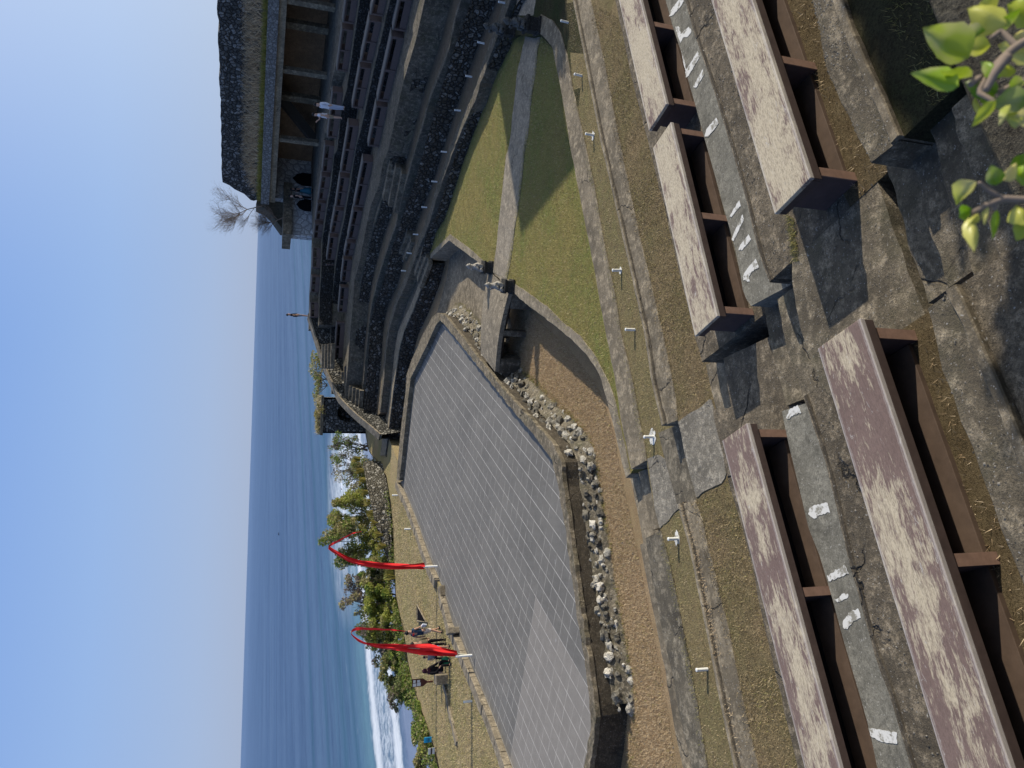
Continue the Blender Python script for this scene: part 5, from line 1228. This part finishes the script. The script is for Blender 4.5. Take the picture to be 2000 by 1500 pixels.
shrub(636, 700, 880, 935, 59, 'thin twiggy bush with brown seed heads before the bright surf', 'leaf_olive', 420, .17, .22, 'leaf_brown', 4)
shrub(648, 715, 905, 965, 57, 'sparse grey twiggy bush over the low rubble wall', 'leaf_olive', 420, .15, .25, 'leaf_brown', 5)
shrub(632, 718, 955, 1045, 54, 'bright green bush behind the yellow tufts', 'leaf_bright', 3000, .19, .02, 'leaf_olive', 6)
shrub(618, 735, 1005, 1105, 53, 'tall olive bush with pale leaves behind the narrow red banner', 'leaf_olive', 3400, .21, .08, 'leaf_green', 7)
shrub(690, 765, 1080, 1140, 49.5, 'dark green dense bush under the narrow red banner', 'leaf_dark', 2400, .18, .0, 'leaf_green', 8)
shrub(652, 725, 1120, 1200, 51, 'bush of brown seed heads standing against the sea left of the narrow banner', 'leaf_brown', 1500, .19, .18, 'leaf_olive', 9)
shrub(694, 772, 1130, 1215, 48.5, 'bright green dense bush at the grass edge between the two banners', 'leaf_bright', 4200, .18, -.05, 'leaf_green', 10)
shrub(688, 776, 1195, 1290, 48, 'dark green and brown bush right behind the top of the broad red banner', 'leaf_dark', 2800, .19, .06, 'leaf_brown', 11)
shrub(730, 792, 1270, 1345, 45.5, 'grey green bush at the cliff edge left of the broad red banner', 'leaf_dark', 2600, .17, .0, 'leaf_olive', 12)
shrub(752, 808, 1320, 1395, 43, 'low dark bush with dry tips above the wet sand', 'leaf_dark', 1800, .16, .05, 'leaf_brown', 13)
shrub(796, 838, 1365, 1460, 39.5, 'leafy green bush just behind the blue sign', 'leaf_green', 2600, .15, .0, 'leaf_olive', 14)
shrub(798, 858, 1440, 1515, 37, 'yellow green bush at the photo edge behind the white sign', 'leaf_olive', 2400, .15, .02, 'leaf_bright', 15)
for k_, (a_, b_, c_, d_, y_, lab_, mt_, m2_) in enumerate(((716, 764, 1030, 1100, 51.5, 'low yellow green scrub right of the narrow banner, behind the last yellow tufts', 'leaf_bright', 'leaf_olive'), (736, 778, 1176, 1240, 47, 'low yellow green scrub at the grass edge right of the broad banner', 'leaf_bright', 'leaf_olive'),
        (752, 790, 1250, 1310, 45, 'low scrub at the grass edge behind the broad red banner', 'leaf_green', 'leaf_olive'), (776, 806, 1320, 1375, 42.3, 'low scrub at the grass edge behind the notice board', 'leaf_green', 'leaf_olive'), (726, 742, 950, 1040, 54.5, 'low scrub just behind the right part of the yellow tuft row', 'leaf_olive', 'leaf_green'), (690, 738, 930, 1000, 56, 'scruffy yellow green scrub over the low rubble wall', 'leaf_bright', 'leaf_olive'), (664, 742, 894, 965, 56.5, 'loose pale green scrub left of the arched shelter, over the wall top', 'leaf_olive', 'leaf_green'), (664, 740, 1030, 1100, 52.2, 'loose yellow green scrub under the tall olive bush', 'leaf_bright', 'leaf_olive'), (694, 766, 1092, 1152, 49, 'loose scrub left of the narrow red banner, below the seed heads', 'leaf_olive', 'leaf_bright'), (700, 772, 1196, 1262, 47.4, 'loose scrub behind the hanging streamer of the broad red banner', 'leaf_bright', 'leaf_olive'))):
    shrub(a_, b_, c_, d_, y_, lab_, mt_, 1900, .15, -.05, m2_, 40+k_, sticks=5)
def blade_tuft(loc, h, r, n, label, group, mat='tuft', seed=0, lean=.5):
    rr = random.Random(seed); t = thing('grass_tuft', label, 'plant', loc, 0, group); m = MB()
    for i in range(n):
        a = rr.uniform(0, 2*PI); L = h*rr.uniform(.6, 1.1); k = rr.uniform(.05, lean); w = .02
        b = (loc[0]+math.cos(a)*r*rr.random(), loc[1]+math.sin(a)*r*rr.random(), loc[2]-.02); tx, ty = -math.sin(a)*w, math.cos(a)*w
        mdl = (b[0]+math.cos(a)*k*L*.4, b[1]+math.sin(a)*k*L*.4, b[2]+L*.65); e = (b[0]+math.cos(a)*k*L, b[1]+math.sin(a)*k*L, b[2]+L)
        m.add([(b[0]-tx, b[1]-ty, b[2]), (b[0]+tx, b[1]+ty, b[2]), (mdl[0]+tx, mdl[1]+ty, mdl[2]), (mdl[0]-tx, mdl[1]-ty, mdl[2]), e], [(0, 1, 2, 3), (3, 2, 4)])
    m.build('blades', mat, t); return t
tl = [(703, 897), (710, 920), (716, 938), (722, 962), (728, 981), (733, 1002), (740, 1022), (747, 1044), (753, 1067)]
tw = ['first', 'second', 'third', 'fourth', 'fifth', 'sixth', 'seventh', 'eighth', 'ninth']
for i, (px, py) in enumerate(tl):
    k = i/(len(tl)-1); q = T2[int((1-0)*k*54)] ; yq = q[1]+.15; w_ = Y(px, py, yq)
    blade_tuft(w_, .62, .17, 90, 'yellow grass tuft on the low rubble wall, %s from the right' % tw[i], 'yellow tufts in a row on the low wall', seed=i)
q = P(768, 1118, FIELDZ); blade_tuft(q, .6, .25, 110, 'green bushy tuft between the low wall end and the narrow red banner', None, 'weed', 31)
q = P(772, 1128, FIELDZ); blade_tuft((q[0], q[1], q[2]), .7, .1, 26, 'spiky yellowish agave-like plant on the grass left of the narrow red banner', None, 'tuft', 32, 1.1)
# brush covering the cliff slope
cl = []
rr = random.Random(5)
for p in resample(edge[2:15], 110):
    for k in range(2): cl.append(((p[0]-rr.uniform(.1, .7), p[1]+rr.uniform(.5, 1.4), rr.uniform(-1.1, .10)), (rr.uniform(.35, .7), rr.uniform(.4, .7), rr.uniform(.3, .55))))
tag(leaves('cliff_brush', 'leaf_green', cl, 20000, .15, None, .5, .05, 77), kind='stuff')
tag(leaves('cliff_brush', 'leaf_olive', cl, 11000, .14, None, .5, .1, 78), kind='stuff')
# bare trees at the pavilion end
def bare(base, spread, h, n, label, seed, mat, lean=(0, 0)):
    rr = random.Random(seed); t = thing('bare_tree', label, 'tree', base); mt = MB(); mb = MB(); tw_ = MB()
    def grow(p, d, L, r, lv):
        pts = [p]; dd = Vector(d)
        for i in range(3):
            dd = (dd+Vector((rr.uniform(-.22, .22), rr.uniform(-.2, .2), rr.uniform(-.08, .16)))).normalized(); p = tuple(Vector(p)+dd*L/3); pts.append(p)
        (mt if lv == 0 else mb if lv < 3 else tw_).tube(pts, [r, r*.85, r*.7, r*.55], 5 if lv < 3 else 3)
        if lv < 5:
            for _ in range(n[lv]):
                k = rr.randint(1, 3); nd = (dd*.75+Vector((rr.uniform(-1, 1)*spread, rr.uniform(-.6, .6)*spread, rr.uniform(-.25, .75)))).normalized(); grow(pts[k], nd, L*rr.uniform(.5, .78), r*.5, lv+1)
    grow(base, (lean[0], 0, 1), h, .045, 0)
    mt.build('trunk', mat, t); mb.build('branches', mat, t); tw_.build('twigs', mat, t); return t
b1 = Y(512, 402, bp(398)[1]+.6)
bare(b1, 1.2, 1.7, (10, 7, 5, 4, 3), 'bare leafless tree spreading over the stepped end of the pavilion roof wall', 3, 'bark', (-.25, 0))
b2 = Y(553, 425, P(608, 430, ZR)[1]+.8)
bare(b2, 1.4, 1.3, (10, 6, 5, 4, 2), 'pale bare bush on the slab roof of the niche wall', 8, 'bark', (-.4, 0))
for px, py, s_, lab, sd in ((604, 338, 1.0, 'dark leafy plant beside the right pointed niche', 61), (606, 392, .65, 'small dark plant in front of the left pointed niche', 62)):
    q = P(px, py, ZR); t = thing('wall_plant', lab, 'plant', (q[0], q[1]-.3, ZR)); cl = [((q[0]+random.uniform(-.5, .5)*s_, q[1]-.3, ZR+random.uniform(.3, 1.4)*s_), (.35*s_, .3*s_, .35*s_)) for _ in range(8)]
    leaves('foliage', 'leaf_green', cl, 260, .28, t, .4, 0, sd); m = MB()
    for c in cl: m.tube([(q[0], q[1]-.3, ZR), c[0]], [.03, .012], 5)
    m.build('stems', 'bark_d', t)
# grass along pavilion roof edge and shelter roof
ef = line(-.2); blades('roof_grass', [ef[0], ef[1], line(.45)[1], line(.45)[0]], zs, 5200, .34, .05, 'weed', .8)
blades('roof_grass', SHELTER[0], SHELTER[1], 700, .3, .05, 'grass_field', .9)
blades('roof_straw', [line(.4)[0], line(.4)[1], line(3)[1], line(3)[0]], zs, 5000, .5, .04, 'grass_dry', 1.2, zfun=lambda x, y: zs+(zw0-zs)*np.clip(((x-far_[0])*bn[0]+(y-far_[1])*bn[1]-.1)/3.1, 0, 1))

# ================================================================== GRASS BLADES
PX = lambda z, l: XY(PL(z, l))
brp = bk(T2R_b[1:], -.05)+bk(T2mid, .12)+bk(T2L_b, -.05); brq = bk(XY(R1R)[1:], -.6)+bk(XY(R1L), -.6)
poly = brp+brq[::-1]
padT2 = PX(1.3, [(1320, 824), (1360, 797), (1389, 774), (1404, 830), (1422, 925), (1408, 948), (1385, 958), (1358, 978), (1338, 900)])
blades('terrace_grass', poly, 1.285, 75000, .030, .009, 'grass_brown', 1.3, (padT2,))
blades('terrace_grass', poly, 1.285, 9000, .036, .011, 'grass_green', 1.2, (padT2,), .05)
pad1 = PX(.27, [(1260, 897), (1286, 888), (1317, 905), (1332, 960), (1330, 990), (1308, 1014), (1288, 1035), (1278, 1000)])
sp_ = XY(strip_f); poly = sp_+bk(T2all, -.03)[::-1]
blades('strip_grass', poly, .272, 42000, .032, .010, 'grass_strip', 1.2, (pad1,))
blades('strip_grass', poly, .272, 9000, .035, .013, 'grass_dry', 1.3, (pad1,), .1)
for e_, z_, mt_ in ((bk(T2R_b[1:], 0), 1.29, 'grass_brown'), (bk(T2L_b, 0), 1.29, 'grass_brown'), (bk(XY(T1L_b), 0), .285, 'grass_green'), (bk(PL(.3, T1Ro[4:]), 0), .285, 'grass_green'), (bk(T2L_f, .22), 1.312, 'grass_dry')):
    blades('edge_grass', bk(e_, -.16)+bk(e_, .05)[::-1], z_+.012, 2600, .032, .011, mt_, 1.3, (), -.02)
for e_ in (PL(.0, pathL), PL(.0, pathR)): blades('edge_grass', [(p[0]-.16, p[1]-.05) for p in e_]+[(p[0]+.16, p[1]+.05) for p in e_][::-1], .022, 2400, .04, .014, 'grass_green', 1.2, (), -.05)
ce = XY(PL(.02, curb_i)); blades('edge_grass', off(ce, .14)+off(ce, -.14)[::-1], .02, 2600, .04, .014, 'grass_green', 1.2, (), -.05)
lp = PX(0, lawn_far[2:])+PX(0, curb_i[1:])+[(p[0]+.05, p[1]+.05) for p in PX(0, T1Ri)[::-1]]
path_poly = PX(0, pathL)+PX(0, pathR)[::-1]
blades('lawn_grass', lp, 0, 80000, .04, .013, 'grass_green', 1.1, (path_poly,))
blades('lawn_grass', lp, 0, 14000, .04, .012, 'grass_dry', 1.2, (path_poly,), .0)
mo = PX(-.9, [(1000, 745), (985, 700), (1018, 590), (1080, 650), (1120, 690), (1170, 760), (1186, 800), (1200, 850), (1215, 930), (1245, 1070), (1275, 1230), (1300, 1360), (1322, 1500), (1225, 1500), (1215, 1400), (1200, 1300), (1185, 1150), (1165, 1000), (1150, 920), (1110, 860), (1060, 800)])
blades('moat_grass', mo, -.9, 90000, .055, .010, 'grass_dry', 1.1)
blades('moat_grass', mo, -.9, 6000, .06, .018, 'grass_green', 1.0, (), -.05)
wd_p = off(resample(SN, 60), -sgn*.32); wd_q = off(resample(SN, 60), -sgn*.62)
blades('moat_weeds', wd_p+wd_q[::-1], -.9, 3600, .11, .018, 'weed', .8, (), .05)
fp = [tuple(p) for p in so]+PX(FIELDZ, [ (862, 1500), (838, 1400), (800, 1290), (782, 1200), (772, 1120), (768, 1040), (764, 980)])
blades('field_grass', fp, FIELDZ, 30000, .06, .028, 'grass_field', 1.0)
blades('field_grass', fp, FIELDZ, 9000, .06, .028, 'grass_green', 1.0, (), -.05)
sp3 = bk(SRb[1:], 1.5)+bk(SRb[1:], 2.1)[::-1]; blades('soil_weeds', sp3, 3.16, 1500, .05, .008, 'grass_dry', 1.2, (), .0)
sp4 = bk(SLb, 1.5)+bk(SLb, 2.1)[::-1]; blades('soil_weeds', sp4, 3.16, 2200, .05, .007, 'grass_dry', 1.3, (), .0)
blades('soil_weeds', PX(3.16, [(1534, 415), (1552, 430), (1560, 512), (1548, 508)]), 3.155, 420, .04, .007, 'grass_green', 1.2)
blades('shaded_grass', bk(R3Rl[1:], .35)+bk(R3Rl[1:], 2.4)[::-1], 3.885, 9000, .05, .007, 'grass_green', 1.1, (), .05)

def pebbles(name, poly, z, n, r0, r1, mat, seed):
    r = np.random.default_rng(seed); xs = [p[0] for p in poly]; ys = [p[1] for p in poly]
    x = r.uniform(min(xs), max(xs), n*3); y = r.uniform(min(ys), max(ys), n*3); k = inpoly(x, y, poly); x, y = x[k][:n], y[k][:n]; n = len(x)
    R = r0+(r1-r0)*r.uniform(0, 1, n)**3; base = np.array([(1, 0, 0), (0, 1, 0), (-1, 0, 0), (0, -1, 0), (0, 0, .8)]); a = r.uniform(0, 2*PI, n); e = r.uniform(.6, 1.2, n)
    v = np.empty((n, 5, 3))
    for i, b in enumerate(base):
        bx, by = b[0]*e, b[1]; v[:, i, 0] = x+(bx*np.cos(a)-by*np.sin(a))*R; v[:, i, 1] = y+(bx*np.sin(a)+by*np.cos(a))*R; v[:, i, 2] = z+b[2]*R-.002
    f = np.array([(0, 1, 4), (1, 2, 4), (2, 3, 4), (3, 0, 4)]); fs = (np.arange(n)[:, None, None]*5+f[None]).reshape(-1)
    me = bpy.data.meshes.new(name); me.vertices.add(n*5); me.vertices.foreach_set('co', v.ravel()); me.loops.add(len(fs)); me.loops.foreach_set('vertex_index', fs.astype(np.int32))
    me.polygons.add(len(fs)//3); me.polygons.foreach_set('loop_start', np.arange(0, len(fs), 3, dtype=np.int32)); me.update(calc_edges=True); me.materials.append(M[mat])
    o = bpy.data.objects.new(name, me); COL.objects.link(o); return tag(o, kind='stuff')
M['pebble'] = leafmat('pebble_stone', [(.05, .045, .035), (.16, .14, .11), (.34, .31, .26)], 0.0)
aisle = XY(PL(3.15, [(1560, 520), (1570, 650), (1610, 755), (1650, 785), (1820, 700), (1790, 600), (1735, 440), (1700, 340), (1620, 390)]))
pebbles('grit', aisle, 3.15, 1500, .003, .014, 'pebble', 1)
pebbles('grit', bk(SLb, .1)+bk(SLb, 3.2)[::-1], 3.155, 5000, .003, .014, 'pebble', 2)
pebbles('grit', bk(SRb[1:], .1)+bk(SRb[1:], 3.2)[::-1], 3.155, 4500, .003, .014, 'pebble', 3)
pebbles('grit', R3R[1:]+bk(R3Rl[1:], 0)[::-1], 3.9, 1800, .003, .014, 'pebble', 4)
pebbles('grit', R3L+bk(R3Ll, 0)[::-1], 3.9, 2600, .003, .016, 'pebble', 5)
pebbles('grit', mo, -.9, 900, .01, .035, 'pebble', 6)
pebbles('grit', XY(strip_f)+bk(T2all, -.03)[::-1], .275, 900, .005, .02, 'pebble', 7)
blades('leaf_litter', bk(SLb, 1.5)+bk(SLb, 3.2)[::-1], 3.165, 900, .012, .02, 'grass_dry', 2.2)
blades('leaf_litter', bk(SRb[1:], 1.5)+bk(SRb[1:], 3.2)[::-1], 3.165, 900, .012, .02, 'grass_dry', 2.2)

# ================================================================== FOREGROUND PLANT
fg = thing('roof_plant', 'glossy yellow green leaves close to the viewer at the lower right', 'plant', P(2150, 60, 7.02))
def at(px, py, d):
    r = ray(px, py); r = r/np.linalg.norm(r); return np.array([0, 0, HC])+r*d
def leaf(mb, base, tip, w, dist, bend=.25, fold=.35, roll=0.0, tilt=0.0):
    b, t_ = at(*base, dist), at(*tip, dist+tilt); ax = t_-b; L = np.linalg.norm(ax); ax /= L
    vw = (b+t_)/2-np.array([0, 0, HC]); vw /= np.linalg.norm(vw); side = np.cross(ax, vw); side /= np.linalg.norm(side); nr = np.cross(side, ax)
    side, nr = side*math.cos(roll)+nr*math.sin(roll), nr*math.cos(roll)-side*math.sin(roll)
    W = w/FPX*dist/2; nu, nv = 10, 6; vs = []
    for i in range(nu+1):
        u = i/nu; prof = (math.sin(PI*u**.8))**.85*(1-.30*u)*(1+.05*math.sin(u*23+w)); prof = max(prof, .02)
        for j in range(-nv//2, nv//2+1):
            v = j/(nv/2); wob = .06*math.sin(u*9+v*3)
            p = b+ax*L*u+side*W*prof*v+nr*(bend*L*(u*u-u)+fold*W*prof*abs(v)**1.3+wob*W); vs.append(tuple(p))
    k = nv+1; mb.add(vs, [(i*k+j, i*k+j+1, (i+1)*k+j+1, (i+1)*k+j) for i in range(nu) for j in range(nv)])
def stem(mb, pts, r):
    q = [at(*p[:2], p[2]) for p in pts]; mb.tube([tuple(x) for x in resample(q, 12)], [r*(1-.4*i/12) for i in range(12)], 7)
nearleaf = NT('near_leaf_blade'); co_ = nearleaf.coord()
cA = nearleaf.ramp(nearleaf.geo('Random Per Island'), [(0, (.13, .26, .008)), (.4, (.27, .41, .015)), (.72, (.46, .50, .045)), (1, (.72, .62, .24))])
cA = nearleaf.mix(nearleaf.ramp(nearleaf.noise(22, 3, .5), [(.5, 0), (.68, .65)]), cA, (.62, .52, .28)); nearleaf.color(cA).rough(.35); nearleaf.b.inputs['Specular IOR Level'].default_value = .4
tr = nearleaf.n.new('ShaderNodeBsdfTranslucent'); nearleaf.l.new(cA, tr.inputs[0]); mx = nearleaf.n.new('ShaderNodeMixShader'); mx.inputs[0].default_value = .35
nearleaf.l.new(nearleaf.b.outputs[0], mx.inputs[1]); nearleaf.l.new(tr.outputs[0], mx.inputs[2]); nearleaf.l.new(mx.outputs[0], nearleaf.n['Material Output'].inputs[0])
specs = [((1893, 112), (1803, 54), 78, .80, .2, .5, .3), ((1965, 48), (1890, 16), 62, .84, .3, .4, -.5), ((1872, 168), (1778, 143), 46, .78, -.2, .5, .2), ((1898, 150), (1838, 140), 34, .80, .2, .4, .8), ((1945, 196), (1898, 248), 24, .76, .1, .3, .3),
         ((1948, 180), (1884, 160), 42, .80, .25, .4, -.3), ((2010, 190), (1936, 206), 50, .78, .2, .4, .2), ((2015, 110), (1950, 88), 60, .86, .1, .3, .5), ((1935, 90), (1885, 100), 38, .83, .2, .5, .4), ((1990, 18), (1960, 62), 34, .84, .2, .4, 1.0),
         ((2020, 35), (1968, 8), 60, .88, .2, .3, .3), ((1985, 140), (1930, 132), 30, .85, .3, .3, -.7), ((2030, 225), (1975, 235), 40, .80, .2, .4, .3), ((1925, 175), (1940, 218), 26, .8, .2, .4, .4), ((2025, 75), (1985, 120), 55, .9, .2, .4, .2), ((1880, 80), (1900, 40), 40, .9, .2, .4, 1.2),
         ((1898, 408), (1873, 425), 34, .74, .3, .4, .3), ((1908, 355), (1868, 400), 44, .74, -.3, .5, .6), ((1945, 362), (1936, 322), 34, .75, .2, .5, .2), ((1893, 425), (1902, 492), 30, .73, .25, .5, .4), ((1948, 410), (1938, 468), 18, .75, .2, .4, .6), ((2012, 350), (1976, 332), 40, .76, .2, .3, .4), ((2015, 425), (1985, 470), 46, .75, .2, .4, .1), ((2000, 300), (1982, 350), 30, .78, .2, .4, .3)]
specs += [((1925, 60), (1868, 72), 30, .82, .5, .9, .5), ((1955, 150), (1915, 120), 26, .79, .4, .9, -.9), ((1975, 205), (1950, 246), 20, .77, .3, .8, .6), ((2010, 60), (1975, 85), 44, .85, .5, .9, -.4), ((1905, 190), (1918, 236), 16, .8, .2, .6, .9), ((1990, 240), (1962, 222), 30, .79, .5, .9, .2),
          ((1945, 20), (1915, 4), 40, .86, .4, .9, .4), ((2000, 160), (1968, 172), 26, .79, .4, .9, .7), ((1960, 352), (1985, 318), 26, .76, .5, .9, .4), ((1912, 418), (1888, 446), 18, .74, .5, .9, -.3), ((1985, 400), (2000, 440), 40, .76, .4, .8, .2), ((1930, 404), (1922, 440), 14, .745, .3, .9, .5)]
m = MB()
for b_, t_, w_, d_, be, fo, ro in specs: leaf(m, b_, t_, w_*.92, d_, be*1.7, fo*1.6, ro, random.uniform(-.02, .02))
m.build('foliage', nearleaf.m, fg, smooth=True)
m = MB()
for pts, r in (([(2050, 60, .84), (1985, 90, .83), (1930, 140, .81), (1895, 165, .79)], .0042), ([(1985, 90, .83), (1955, 60, .84), (1935, 75, .83)], .003), ([(1940, 130, .81), (1910, 180, .79), (1945, 200, .78)], .003), ([(2060, 150, .82), (1990, 160, .81), (1950, 182, .80)], .0035), ([(1968, 110, .79), (1945, 140, .78), (1925, 178, .775)], .0045),
               ([(2050, 60, .84), (2300, 120, .95), (2900, 60, 1.15)], .006), ([(2060, 395, .77), (2300, 380, .9), (2900, 300, 1.15)], .005), ([(2060, 395, .77), (1960, 388, .755), (1920, 404, .745), (1895, 418, .74)], .0036), ([(1960, 388, .755), (1930, 372, .75), (1912, 356, .745)], .0022), ([(1940, 394, .75), (1945, 410, .75)], .0022)): stem(m, pts, r)
m.build('stems', 'bark', fg, smooth=True)
# the rest of this plant and the hedge along the roof edge, unseen to the right; hedge height set for its shade
hl = [(p[0]+NB[0]*.3, p[1]+NB[1]*.3) for p in resample(ext(front, 0, 6) if front[-1][0] > front[0][0] else ext(front, 6, 0), 260)]; hl = [p for p in hl if p[0] > 3.0]
hd = thing('roof_hedge', 'unseen leafy hedge along the roof edge under the viewpoint, shaped for its shade', 'hedge', (hl[0][0], hl[0][1], 7.0)); cl = []
for p in hl:
    top = (.2 if 8.0 < p[0] < 9.5 else 1.15) if p[0] > 5 else .5  # dip in the hedge lets sun onto the aisle treads
    for k in range(9): cl.append(((p[0]+random.uniform(-.2, .2), p[1]+random.uniform(-.25, .25), 7.0+random.uniform(.05, top)), (.30, .28, .26)))
leaves('foliage', 'leaf_green', cl, 34000, .17, hd, .6, -.2, 91); m = MB()
for c in cl[::6]: m.tube([(c[0][0], c[0][1], 6.98), c[0]], [.02, .008], 4)
m.build('stems', 'bark', hd)

# ================================================================== OUT OF FRAME TO THE RIGHT: shrine that throws the pointed lawn shadow, tree added as second caster
SUN_AZ = math.radians(6.5); SUN_EL = math.radians(28.0)
sd_ = np.array([math.cos(SUN_AZ)*math.cos(SUN_EL), math.sin(SUN_AZ)*math.cos(SUN_EL), math.sin(SUN_EL)])
def toward_sun(px, py, z, h):
    p = np.array(P(px, py, z)); return p+sd_*((h-p[2])/sd_[2])
ap = toward_sun(1018, 460, 0, 10.6); e1 = toward_sun(978, 170, 0, 7.2); e2 = toward_sun(1112, 300, .2, 7.2)
sh_ = thing('shrine', 'tall shrine with a steep pyramid roof standing right of the lawn path', 'shrine', (float(ap[0]), float(ap[1]), 1.0))
e3 = ap*2-e1; e4 = ap*2-e2; e3[2] = e4[2] = 7.2
cs = [tuple(e1), tuple(e2), (e3[0], e3[1], 7.2), (e4[0], e4[1], 7.2)]
m = MB(); m.add([tuple(ap)]+cs, [(0, 1, 2), (0, 2, 3), (0, 3, 4), (0, 4, 1), (4, 3, 2, 1)]); m.build('roof', 'straw', sh_)
cc = np.mean(np.array(cs), 0); m = MB(); m.prism([tuple(np.array(c[:2])*.8+cc[:2]*.2) for c in cs], 0, 7.15); m.build('wall', 'block', sh_)
rt_ = random.Random(12); tc = toward_sun(1108, -70, .3, 8.0); tt = thing('shade_tree', 'leafy tree added out of view right of the shrine for its shadow', 'tree', (float(tc[0]), float(tc[1]), 1))
cl = [((tc[0]+rt_.uniform(-1.6, 1.6), tc[1]+rt_.uniform(-1.7, 1.7), 7.4+rt_.uniform(-1.3, 1.1)), (.9, .9, .7)) for _ in range(22)]
leaves('crown', 'leaf_green', cl, 7000, .32, tt, .5, 0, 95); m = MB(); m.tube([(tc[0], tc[1], 0), (tc[0]+.2, tc[1], 4), (tc[0], tc[1], 8)], [.3, .22, .1], 8); m.build('trunk', 'bark', tt)

# ================================================================== LIGHT, SKY, CAMERA
w = bpy.data.worlds.new('World'); scene.world = w; w.use_nodes = True; nt = w.node_tree
SKYG = 10.0
sky = nt.nodes.new('ShaderNodeTexSky'); sky.sky_type = 'NISHITA'; sky.sun_disc = False; sky.sun_elevation = SUN_EL; sky.sun_rotation = PI/2-SUN_AZ
sky.altitude = 30; sky.air_density = 1.0; sky.dust_density = .6; sky.ozone_density = 1.6
tcw = nt.nodes.new('ShaderNodeTexCoord'); sx = nt.nodes.new('ShaderNodeSeparateXYZ'); nt.links.new(tcw.outputs['Generated'], sx.inputs[0])
rp2 = nt.nodes.new('ShaderNodeValToRGB'); el_ = rp2.color_ramp.elements
while len(el_) < 6: el_.new(.5)
for e_, (p_, c_) in zip(el_, ((0, (.385, .475, .66)), (.05, (.37, .49, .73)), (.16, (.315, .48, .81)), (.34, (.205, .375, .79)), (.58, (.11, .24, .60)), (1, (.012, .045, .17)))): e_.position = p_; e_.color = (*[x*SKYG for x in c_], 1)
nt.links.new(sx.outputs[2], rp2.inputs[0])
dts = nt.nodes.new('ShaderNodeVectorMath'); dts.operation = 'DOT_PRODUCT'; nt.links.new(tcw.outputs['Generated'], dts.inputs[0]); dts.inputs[1].default_value = tuple(sd_)
gl = nt.nodes.new('ShaderNodeMapRange'); gl.interpolation_type = 'SMOOTHSTEP'; nt.links.new(dts.outputs['Value'], gl.inputs[0]); gl.inputs[1].default_value = .22; gl.inputs[2].default_value = 1.0
mg = nt.nodes.new('ShaderNodeMix'); mg.data_type = 'RGBA'; nt.links.new(gl.outputs[0], mg.inputs[0]); nt.links.new(rp2.outputs[0], mg.inputs[6]); mg.inputs[7].default_value = (.85*SKYG, .93*SKYG, 1.02*SKYG, 1)
ms = nt.nodes.new('ShaderNodeMix'); ms.data_type = 'RGBA'; ms.inputs[0].default_value = .95; nt.links.new(sky.outputs[0], ms.inputs[6]); nt.links.new(mg.outputs[2], ms.inputs[7])
nt.links.new(ms.outputs[2], nt.nodes['Background'].inputs[0]); nt.nodes['Background'].inputs[1].default_value = .10
ld = bpy.data.lights.new('sun', 'SUN'); ld.energy = 5.0; ld.angle = math.radians(.53); ld.color = (1, .92, .79)
lo = bpy.data.objects.new('sun', ld); COL.objects.link(lo); lo.rotation_euler = Vector(-sd_).to_track_quat('-Z', 'Y').to_euler(); lo.location = (30, 10, 40)
cd = bpy.data.cameras.new('camera'); co = bpy.data.objects.new('camera', cd); COL.objects.link(co); cd.sensor_width = 36; cd.sensor_fit = 'HORIZONTAL'; cd.lens = 36*FPX/2000
cd.clip_start = .05; cd.clip_end = 200000
X_, Y_, Z_ = -U_, R_, -_f
co.matrix_world = Matrix(((X_[0], Y_[0], Z_[0], 0), (X_[1], Y_[1], Z_[1], 0), (X_[2], Y_[2], Z_[2], HC), (0, 0, 0, 1)))
cd.dof.use_dof = True; cd.dof.focus_distance = 18; cd.dof.aperture_fstop = 9.5
scene.camera = co
scene.view_settings.view_transform = 'Standard'; scene.view_settings.look = 'None'; scene.view_settings.exposure = 0; scene.view_settings.gamma = 1
scene.cycles.max_bounces = 6; scene.cycles.diffuse_bounces = 3
